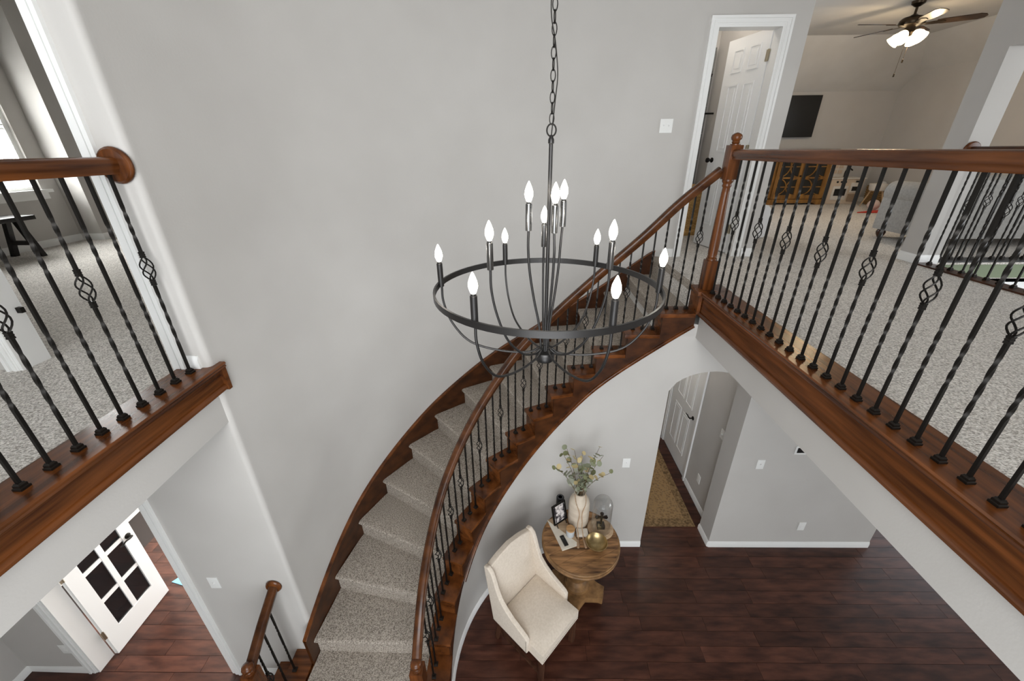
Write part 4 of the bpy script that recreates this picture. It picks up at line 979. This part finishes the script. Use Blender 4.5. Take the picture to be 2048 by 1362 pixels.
# ================================================================== WALL PLATES
def plate(name, kind, loc, face, label, w=.075, h=.118, n=1):
    """face: '-y' or '-x'; kind 'switch' or 'outlet'"""
    t = thing(name, label, 'light switch' if kind == 'switch' else ('outlet' if kind == 'outlet' else kind), loc)
    if face == '-x': t.rotation_euler = (0, 0, radians(-90))
    obj('cover', MB().box(-w/2, w/2, -.006, -.0004, -h/2, h/2), M['plate'], t, smooth=30, bevel=.002)
    for i in range(n):
        x = (i - (n-1)/2) * .046
        if kind == 'switch':
            obj('toggle_frame', MB().box(x-.006, x+.006, -.0075, -.006, -.013, .013), M['trim'], t, smooth=0)
            obj('toggle', MB().add([(x-.004, -.0075, -.006), (x+.004, -.0075, -.006), (x+.004, -.0075, .008), (x-.004, -.0075, .008), (x-.003, -.018, .004), (x+.003, -.018, .004), (x+.003, -.018, .011), (x-.003, -.018, .011)], [(0,3,2,1),(4,5,6,7),(0,1,5,4),(1,2,6,5),(2,3,7,6),(3,0,4,7)]), M['trim'], t, smooth=0)
        elif kind == 'outlet':
            for z in (-.020, .020): obj('socket', MB().prism([(x + .016*cos(a), z + .014*sin(a)) for a in [2*pi*j/12 for j in range(12)]], 'y', -.0078, -.006), M['trim'], t, smooth=30)
    return t
plate('light_switch', 'switch', (1.409, 4.295, 4.284), '-y', 'white double light switch on the upstairs wall left of the door', .118, .118, 2)
plate('light_switch', 'switch', (1.092, YW, 1.238), '-y', 'white light switch on the wall between table and arch')
plate('light_switch', 'switch', (2.437, YW, 1.22), '-y', 'white light switch on the wall right of the arch')
plate('wall_outlet', 'outlet', (3.112, YW, .335), '-y', 'white outlet low on the wall right of the arch')
plate('light_switch', 'switch', (2.26, 3.55, 1.24), '-x', 'white light switch on the hallway side wall')
plate('wall_outlet', 'outlet', (2.26, 3.78, .36), '-x', 'white outlet low on the hallway side wall')
plate('light_switch', 'switch', (-2.242, 1.86, 1.238), '-y', 'white light switch beside the study doorway')
plate('wall_outlet', 'outlet', (-3.80, 1.86, .356), '-y', 'white outlet left of the glazed door')
t = plate('thermostat', 'thermostat', (2.795, YW, 1.40), '-y', 'white thermostat half hidden by the balcony beam', .13, .10, 0)
obj('screen', MB().box(-.045, .045, -.0085, -.006, -.028, .032), M['black'], t, smooth=0)
tag(obj('paper_sheet', MB().prism([(-3.66, 2.66), (-3.50, 2.62), (-3.42, 2.70), (-3.46, 2.90), (-3.60, 2.92), (-3.56, 2.80)], 'z', .007, .012), mat('blue_paper', (.16, .42, .60), .6), None, smooth=0), 'light blue sheet lying on the study floor by the door casing', 'paper')

# ================================================================== UPSTAIRS ROOM BEHIND THE WHITE DOOR
M['wicker'] = noise_mat('wicker_weave', (.42, .24, .075), (.72, .45, .17), (30, 30, 90), 1.2, 2, .7, .6, None, .3, 0, .35, .65, 0, .004)
hm = thing('wicker_hamper', 'tall honey coloured wicker hamper just inside the white door', 'hamper', (2.02, 5.03, UF))
m = MB().prism([(-.09, -.075), (.09, -.075), (.09, .075), (-.09, .075)], 'z', .012, .60); o = obj('body', m, M['wicker'], hm, smooth=30, bevel=.02)
for i in range(14): obj('weave_band', MB().box(-.094, .094, -.079, .079, .03 + i*.041, .052 + i*.041), M['wicker'], hm, smooth=30, bevel=.006)
obj('lid', MB().box(-.10, .10, -.085, .085, .60, .63), M['wicker'], hm, smooth=30, bevel=.01)
obj('foot_frame', MB().box(-.085, .085, -.07, .07, 0.001, .012), M['wicker'], hm, smooth=0); hm.rotation_euler = (0, 0, radians(12)); hm.location = (2.275, 5.50, UF)
m = MB()
M['tile'] = noise_mat('grey_wall_tile', (.12, .12, .115), (.19, .19, .185), (1, 1, 1), 6, 3, .25)
tl_ = tag(empty('wall_tiles', (1.60, 5.62, UF)), 'column of dark grey tiles in the room behind the white door', 'tiles', None, 'structure')
for i in range(7):
    obj('tile', MB().box(.69, .755, .12, .175, .02 + i*.30, .315 + i*.30), M['tile'], tl_, smooth=0)
rod = thing('towel_bar', 'black towel bar on the wall behind the white door', 'towel bar', (2.16, 5.62, 4.50))
part('bar', MB().tube([(2.27, 5.62, 4.47), (2.398, 5.62, 4.47)], .010, 10), M['iron'], rod, smooth=50)
part('bracket', MB().lathe([(.028, 0), (.028, .012), (.016, .02), (.014, .16), (.001, .17)], 14).move(Matrix.Translation((2.275, 5.80, 4.47)) @ Matrix.Rotation(radians(90), 4, 'X')), M['iron'], rod, smooth=40)
hk = thing('wall_hook', 'small black hook high on the tiled strip', 'hook', (2.31, 5.70, 4.86))
part('hook', MB().tube([(2.31, 5.745, 4.86), (2.31, 5.66, 4.86), (2.31, 5.645, 4.88)], .010, 8), M['iron'], hk, smooth=50)

# ================================================================== BEDROOM
M['espresso'] = wood('black_stained_wood', (.006, .005, .005), (.018, .015, .013), 'y', .45)
bn = thing('bench', 'black wooden trestle bench below the bedroom window', 'bench', (-5.62, 4.10, UF))
obj('seat', MB().box(-.16, .16, -.45, .45, .395, .44), M['espresso'], bn, smooth=30, bevel=.005)
for sy in (-1, 1):
    for sx in (-1, 1):
        obj('leg', MB().prism([(sx*.03, .40), (sx*.08, .40), (sx*.19, .002), (sx*.135, .002)], 'y', sy*.33-.025, sy*.33+.025), M['espresso'], bn, smooth=0)
    obj('crossbar', MB().box(-.12, .12, sy*.33-.02, sy*.33+.02, .13, .175), M['espresso'], bn, smooth=0)
bn.location = (-5.60, 4.16, UF)

# ================================================================== LOFT
tv = thing('television', 'black flat television on the far loft wall', 'television', (5.50, 8.95, 4.62))
part('screen', MB().box(5.02, 5.822, 8.92, 8.95, 4.262, 4.975), M['black'], tv, smooth=30, bevel=.004)
part('mount', MB().box(5.3, 5.6, 8.95, 8.999, 4.5, 4.75), M['iron'], tv, smooth=0)
M['honey'] = noise_mat('rustic_honey_wood', (.13, .055, .010), (.34, .165, .035), (6, 6, 1.5), 2.2, 5, .5, .2, None, .4, 0, .3, .7, 0, .002)
M['smoke'] = mat('dark_cabinet_glass', (.020, .018, .014), .15)
cb = thing('display_cabinet', 'rustic honey wood cabinet with curved lattice glass doors', 'cabinet', (5.6, 8.7, UF))
X0, X1, Y0, Y1, Z1 = 5.02, 6.10, 8.48, 8.93, 4.05
m = MB(); m.box(X0, X0+.04, Y0+.03, Y1, UF+.08, Z1-.04); m.box(X1-.04, X1, Y0+.03, Y1, UF+.08, Z1-.04); m.box(X0, X1, Y1-.02, Y1, UF+.08, Z1-.04); m.box(X0, X1, Y0+.03, Y1, UF+.08, UF+.12)
part('carcass', m, M['honey'], cb, smooth=0)
part('plinth', MB().prism([(X0-.02, UF+.002), (X0+.12, UF+.002), (X0+.18, UF+.04), (5.5, UF+.03), (5.6, UF+.03), (X1-.18, UF+.04), (X1-.12, UF+.002), (X1+.02, UF+.002), (X1+.02, UF+.10), (X0-.02, UF+.10)], 'y', Y0, Y1), M['honey'], cb, smooth=0)
part('top', MB().box(X0-.04, X1+.04, Y0-.02, Y1, Z1-.04, Z1), mat('grey_cabinet_top', (.10, .10, .095), .5), cb, smooth=30, bevel=.008)
for i in range(2):
    a, b = (X0+.045, 5.555) if i == 0 else (5.565, X1-.045); zb, zt_ = UF+.115, Z1-.05
    dr = empty('door', (0, 0, 0)); dr.parent = cb
    def dp(n, mb, mt, **k): return part(n, mb, mt, dr, **k)
    for q in ((a, a+.06, zb, zt_), (b-.06, b, zb, zt_), (a+.06, b-.06, zb, zb+.07), (a+.06, b-.06, zt_-.07, zt_)): dp('stile', MB().box(q[0], q[1], Y0, Y0+.03, q[2], q[3]), M['honey'], smooth=0)
    dp('pane', MB().box(a+.055, b-.055, Y0+.018, Y0+.023, zb+.06, zt_-.06), M['smoke'], smooth=0)
    dp('rail', MB().box(a+.06, b-.06, Y0+.004, Y0+.018, zb+.37, zb+.40), M['honey'], smooth=0)
    xm = (a+b)/2; hw_ = (b-a)/2-.06
    for z0_, z1_ in ((zb+.07, zb+.37), (zb+.40, zt_-.07)):
        zm = (z0_+z1_)/2; hz = (z1_-z0_)/2
        dp('lattice', MB().box(a+.06, b-.06, Y0+.006, Y0+.018, zm-.009, zm+.009), M['honey'], smooth=0)
        for s_ in (-1, 1):
            pts = [(xm + s_*hw_*(1 - .98*cos(t)), Y0+.011, zm + hz*sin(t)) for t in [radians(-90 + 180*j/14) for j in range(15)]]
            dp('lattice', MB().tube(pts, .012, 6), M['honey'], smooth=60)
    dp('knob', MB().sphere(((b-.03) if i == 0 else (a+.03), Y0-.014, zb+.42), .016, 10, 6), M['iron'], smooth=60)
# play kitchen
M['kit'] = mat('cream_toy_kitchen', (.62, .50, .38), .5); M['kitw'] = mat('toy_kitchen_white', (.68, .64, .58), .45)
kt = thing('toy_kitchen', 'cream wooden toy kitchen with black knobs beside the cabinet', 'toy kitchen', (6.55, 8.7, UF))
K0, K1 = 6.22, 6.86
part('body', MB().box(K0, K1, 8.55, 8.93, UF+.002, UF+.47), M['kit'], kt, smooth=30, bevel=.006)
part('worktop', MB().box(K0-.02, K1+.02, 8.53, 8.95, UF+.47, UF+.49), M['kitw'], kt, smooth=0)
part('backboard', MB().box(K0-.02, K1-.18, 8.90, 8.94, UF+.49, UF+.86), M['kitw'], kt, smooth=0)
part('splash_tile', MB().box(K0+.02, K0+.16, 8.885, 8.90, UF+.55, UF+.82), noise_mat('toy_tile_print', (.45, .38, .30), (.68, .62, .52), (1, 1, 1), 40, 2, .5), kt, smooth=0)
for i in range(2):
    for j in range(3): part('shelf_cubby', MB().box(K0+.22+.1*i, K0+.295+.1*i, 8.885, 8.90, UF+.55+.1*j, UF+.62+.1*j), M['kit'], kt, smooth=0)
ov = part('oven_door', MB().box(K0+.06, K0+.36, 8.535, 8.55, UF+.08, UF+.34), M['kitw'], kt, smooth=30, bevel=.004)
obj('window', MB().box(K0+.10, K0+.32, 8.528, 8.536, UF+.16, UF+.29), M['black'], ov, smooth=0).data.transform(Matrix.Translation(-kt.location))
for i in range(3): part('knob', MB().lathe([(.001, 0), (.019, 0), (.017, .014), (.001, .016)], 12).move(Matrix.Translation((K0+.12+.08*i, 8.55, UF+.415)) @ Matrix.Rotation(radians(90), 4, 'X')), M['black'], kt, smooth=40)
mw_ = part('microwave', MB().box(K0+.40, K1-.02, 8.535, 8.55, UF+.22, UF+.40), M['kitw'], kt, smooth=30, bevel=.004)
obj('window', MB().box(K0+.43, K1-.06, 8.528, 8.536, UF+.25, UF+.33), M['black'], mw_, smooth=0).data.transform(Matrix.Translation(-kt.location))
part('display', MB().box(K0+.47, K0+.55, 8.526, 8.536, UF+.41, UF+.44), M['black'], kt, smooth=0)
part('shelf_recess', MB().box(K0+.40, K1-.03, 8.53, 8.55, UF+.05, UF+.19), mat('toy_kitchen_recess_brown', (.30, .22, .15), .6), kt, smooth=0)  # flat panel, darker brown than the body, in place of an open recess
part('faucet', MB().tube(crom([(K1-.24, 8.8, UF+.48), (K1-.24, 8.8, UF+.60), (K1-.22, 8.74, UF+.65), (K1-.20, 8.68, UF+.62)], 5), .012, 8), M['iron'], kt, smooth=60)
# basket, stool and toys
bk_ = thing('wicker_basket', 'brown woven basket full of toys beside the toy kitchen', 'basket', (7.08, 8.42, UF))
M['brownwick'] = noise_mat('brown_weave', (.13, .065, .02), (.34, .20, .075), (25, 25, 70), 1.3, 2, .75, .6, None, .3, 0, .35, .65, 0, .004)
part('body', MB().lathe([(.001, UF+.003), (.15, UF+.003), (.165, UF+.05), (.185, UF+.33), (.19, UF+.35), (.175, UF+.35), (.15, UF+.10), (.001, UF+.08)], 24, (7.08, 8.42)), M['brownwick'], bk_, smooth=40)
for i in range(8): part('weave_ring', MB().tube([(7.08 + (.163+.0032*i)*cos(t), 8.42 + (.163+.0032*i)*sin(t), UF+.04+.04*i) for t in [2*pi*j/20 for j in range(20)]], .012, 5, closed=True), M['brownwick'], bk_, smooth=60)
tag(obj('toy_ball', MB().sphere((7.00, 8.39, UF+.345), .065, 14, 8), mat('yellow_plush', (.55, .42, .14), .9), None, smooth=60), 'yellow plush ball lying in the woven basket', 'toy')
tag(obj('toy_plush', MB().sphere((7.15, 8.45, UF+.365), .08, 14, 8, .8), mat('white_plush', (.6, .6, .6), .9), None, smooth=60), 'white plush toy lying in the woven basket', 'toy')
sl2 = thing('play_stool', 'small white stool with slanted pale wood legs near the basket', 'stool', (6.72, 8.02, UF))
obj('seat', MB().lathe([(.001, .30), (.11, .30), (.13, .33), (.135, .40), (.14, .42), (.12, .42), (.11, .36), (.001, .35)], 22), M['kitw'], sl2, smooth=40)
for q in range(4):
    a = radians(45+90*q); obj('leg', MB().tube([(.08*cos(a), .08*sin(a), .31), (.17*cos(a), .17*sin(a), .006)], [.014, .009], 8), wood('stool_leg', (.40, .26, .14), (.55, .38, .22), 'z') if q == 0 else bpy.data.materials['stool_leg'], sl2, smooth=50)
tag(obj('play_mat', MB().prism([(5.93, 7.32), (6.25, 7.28), (6.6, 7.45), (6.75, 7.62), (6.35, 7.52)], 'z', UF+.002, UF+.016), mat('red_fabric', (.55, .035, .015), .8), None, smooth=0), 'red fabric toy lying flat on the loft carpet', 'toy')
tag(obj('toy_bear', MB().sphere((6.42, 7.62, UF+.095), .095, 16, 10, .95), mat('pink_plush', (.62, .48, .42), .9), None, smooth=60), 'pale pink plush toy behind the red fabric on the carpet', 'toy')
# white rounded kid's chair peeking past the stair wall end
wt = thing('toddler_chair', 'white rounded seat peeking out beside the closet wall end', 'chair', (2.98, 5.35, UF))
obj('shell', MB().prism([(-.22, .004), (.17, .004), (.20, .03), (.205, .30), (.19, .36), (.15, .40), (.09, .415), (-.22, .415)], 'y', -.12, .12), mat('white_toy_plastic', (.72, .72, .72), .4), wt, smooth=40, bevel=.035, seg=3)
obj('foot_bar', MB().box(-.16, .16, -.09, .09, .0, .006), M['plate'], wt, smooth=0)
# sofa seen from behind and from its side
M['sofa'] = noise_mat('grey_sofa_fabric', (.36, .35, .33), (.44, .43, .41), (1, 1, 1), 40, 3, .9, .2, 200, .1, 0, .3, .7, 0, .001)
sf = thing('sofa', 'light grey rolled arm sofa with its back to the far railing', 'sofa', (5.5, 4.9, UF)); SOFA_DX = .11
def sp2(n, mb, mt, **k): return part(n, mb, mt, sf, **k)
sp2('base', MB().box(4.50, 6.55, 4.62, 5.30, UF+.11, UF+.42), M['sofa'], smooth=30, bevel=.02)
sp2('backrest', MB().prism([(4.60, UF+.10), (4.80, UF+.10), (4.86, UF+.70), (4.80, UF+.76), (4.66, UF+.765), (4.58, UF+.72)], 'x', 4.56, 6.49), M['sofa'], smooth=40, bevel=.02)
for xa, xb in ((4.44, 4.70), (6.35, 6.61)):
    sp2('arm', MB().box(xa+.03, xb-.03, 4.62, 5.34, UF+.10, UF+.52), M['sofa'], smooth=30, bevel=.02)
    m = MB(); cxa = (xa+xb)/2
    m.lathe([(.001, -.36), (.10, -.36), (.125, -.34), (.125, .34), (.10, .36), (.001, .36)], 24); m.move(Matrix.Translation((cxa, 4.98, UF+.545)) @ Matrix.Rotation(radians(90), 4, 'X')); sp2('arm_roll', m, M['sofa'], smooth=40)
for x in (4.54, 6.5):
    for y in (4.68, 5.26): sp2('foot', MB().lathe([(.001, UF+.002), (.025, UF+.002), (.045, UF+.035), (.052, UF+.06), (.045, UF+.085), (.035, UF+.10), (.001, UF+.11)], 14, (x, y)), M['darkleg'], smooth=40)
tag(obj('throw_pillow', MB().prism([(-.20, -.19), (0, -.17), (.20, -.19), (.18, 0), (.20, .19), (0, .17), (-.20, .19), (-.18, 0)], 'y', -.05, .05).move(Matrix.Translation((5.06, 4.985, UF+.70)) @ Matrix.Rotation(radians(-14), 4, 'X')), noise_mat('brown_plaid', (.09, .06, .025), (.22, .16, .075), (1, 1, 1), 30, 2, .9), None, smooth=40, bevel=.03, seg=3), 'dark brown throw pillow leaning on the sofa back', 'pillow')
# ceiling fan
FX, FY = 5.12, 6.5
M['blade'] = wood('dark_fan_blade', (.018, .010, .006), (.045, .026, .014), 'i', .35); M['bronze'] = mat('fan_bronze', (.05, .035, .022), .35, .85)
fn = thing('ceiling_fan', 'dark bronze ceiling fan with four glowing frosted shades', 'ceiling fan', (FX, FY, CE))
part('canopy', MB().lathe([(.001, CE), (.075, CE), (.07, CE-.03), (.03, CE-.06), (.015, CE-.065)], 20, (FX, FY)), M['bronze'], fn, smooth=40)
part('downrod', MB().tube([(FX, FY, CE-.05), (FX, FY, 5.60)], .014, 10), M['bronze'], fn, smooth=50)
part('motor', MB().lathe([(.02, 5.62), (.05, 5.60), (.11, 5.585), (.135, 5.56), (.14, 5.53), (.13, 5.505), (.09, 5.49), (.055, 5.48), (.055, 5.44), (.065, 5.425), (.05, 5.40), (.03, 5.385), (.001, 5.38)], 28, (FX, FY)), M['bronze'], fn, smooth=40)
for i in range(5):
    a = radians(-34 + 72*i)
    m = MB().prism([(.24, -.045), (.30, -.062), (.62, -.070), (.675, -.045), (.695, 0), (.675, .045), (.62, .070), (.30, .062), (.24, .045)], 'z', -.004, .004)
    T_ = Matrix.Translation((FX, FY, 5.51)) @ Matrix.Rotation(a, 4, 'Z') @ Matrix.Rotation(radians(-12), 4, 'X'); m.move(T_)
    bl = part('blade', m, M['blade'], fn, smooth=30)
    m = MB().prism([(.10, -.02), (.20, -.035), (.30, -.035), (.33, 0), (.30, .035), (.20, .035), (.10, .02)], 'z', -.010, -.003); m.move(T_); part('bracket', m, M['bronze'], fn, smooth=0)
FAN_W = 9
for i in range(4):
    a = radians(25 + 90*i); ax = Vector((cos(a)*.72, sin(a)*.72, -.69)).normalized(); p0 = Vector((FX + .07*cos(a), FY + .07*sin(a), 5.425))
    part('lamp_arm', MB().tube([(FX, FY, 5.44), tuple(p0)], .012, 8), M['bronze'], fn, smooth=50)
    R_ = Vector((0, 0, 1)).rotation_difference(ax).to_matrix().to_4x4()
    m = MB().lathe([(.026, 0), (.045, .02), (.062, .055), (.066, .09), (.078, .125), (.074, .125), (.06, .09), (.055, .055), (.02, .01)], 20); m.move(Matrix.Translation(p0) @ R_)
    part('lamp_shade', m, M['fanlamp'], fn, smooth=60)
    d = bpy.data.lights.new('fan_light', 'POINT'); d.energy = FAN_W; d.color = (1, .74, .45); d.shadow_soft_size = .05
    lo = bpy.data.objects.new('fan_light', d); COL.objects.link(lo); lo.location = p0 + ax*.15; lo.parent = fn; lo.matrix_parent_inverse = Matrix.Translation(-fn.location)
for dx, zz in ((-.02, 4.97), (.03, 5.13)):
    part('pull_chain', MB().tube([(FX+dx, FY-.03, 5.39), (FX+dx-.01, FY-.03, zz)], .0025, 5), M['bronze'], fn, smooth=0)
    part('pull_fob', MB().lathe([(.001, zz-.04), (.010, zz-.035), (.008, zz), (.001, zz+.005)], 8, (FX+dx-.01, FY-.03)), M['bronze'], fn, smooth=40)
sf.location.x += SOFA_DX

# small flush lamps, added to brighten the bath room and the hallway
def fill_lamp(x, y, z, power, label, n):
    fl_ = thing('fill_lamp', label, 'ceiling lamp', (x, y, z))
    part('rim', MB().lathe([(.001, z), (.12, z), (.12, z-.02), (.10, z-.03), (.001, z-.03)], 24, (x, y)), M['trim'], fl_, smooth=40)
    part('diffuser', MB().lathe([(.10, z-.03), (.09, z-.05), (.05, z-.065), (.001, z-.07)], 24, (x, y)), M['diffuser'], fl_, smooth=60)
    d = bpy.data.lights.new('fill_light', 'POINT'); d.energy = power; d.color = (1, .93, .84); d.shadow_soft_size = .08
    lo = bpy.data.objects.new('fill_light', d); COL.objects.link(lo); lo.location = (x, y, z-.15); lo.parent = fl_; lo.matrix_parent_inverse = Matrix.Translation(-fl_.location)
M['diffuser'] = emis('fill_diffuser', (1, .95, .88), 4)
fill_lamp(1.9, 5.0, CE, 14, 'small round lamp added to brighten the room behind the white door', 0)
fill_lamp(1.80, 4.6, 2.60, 16, 'small round lamp added to brighten the arched hallway', 1)
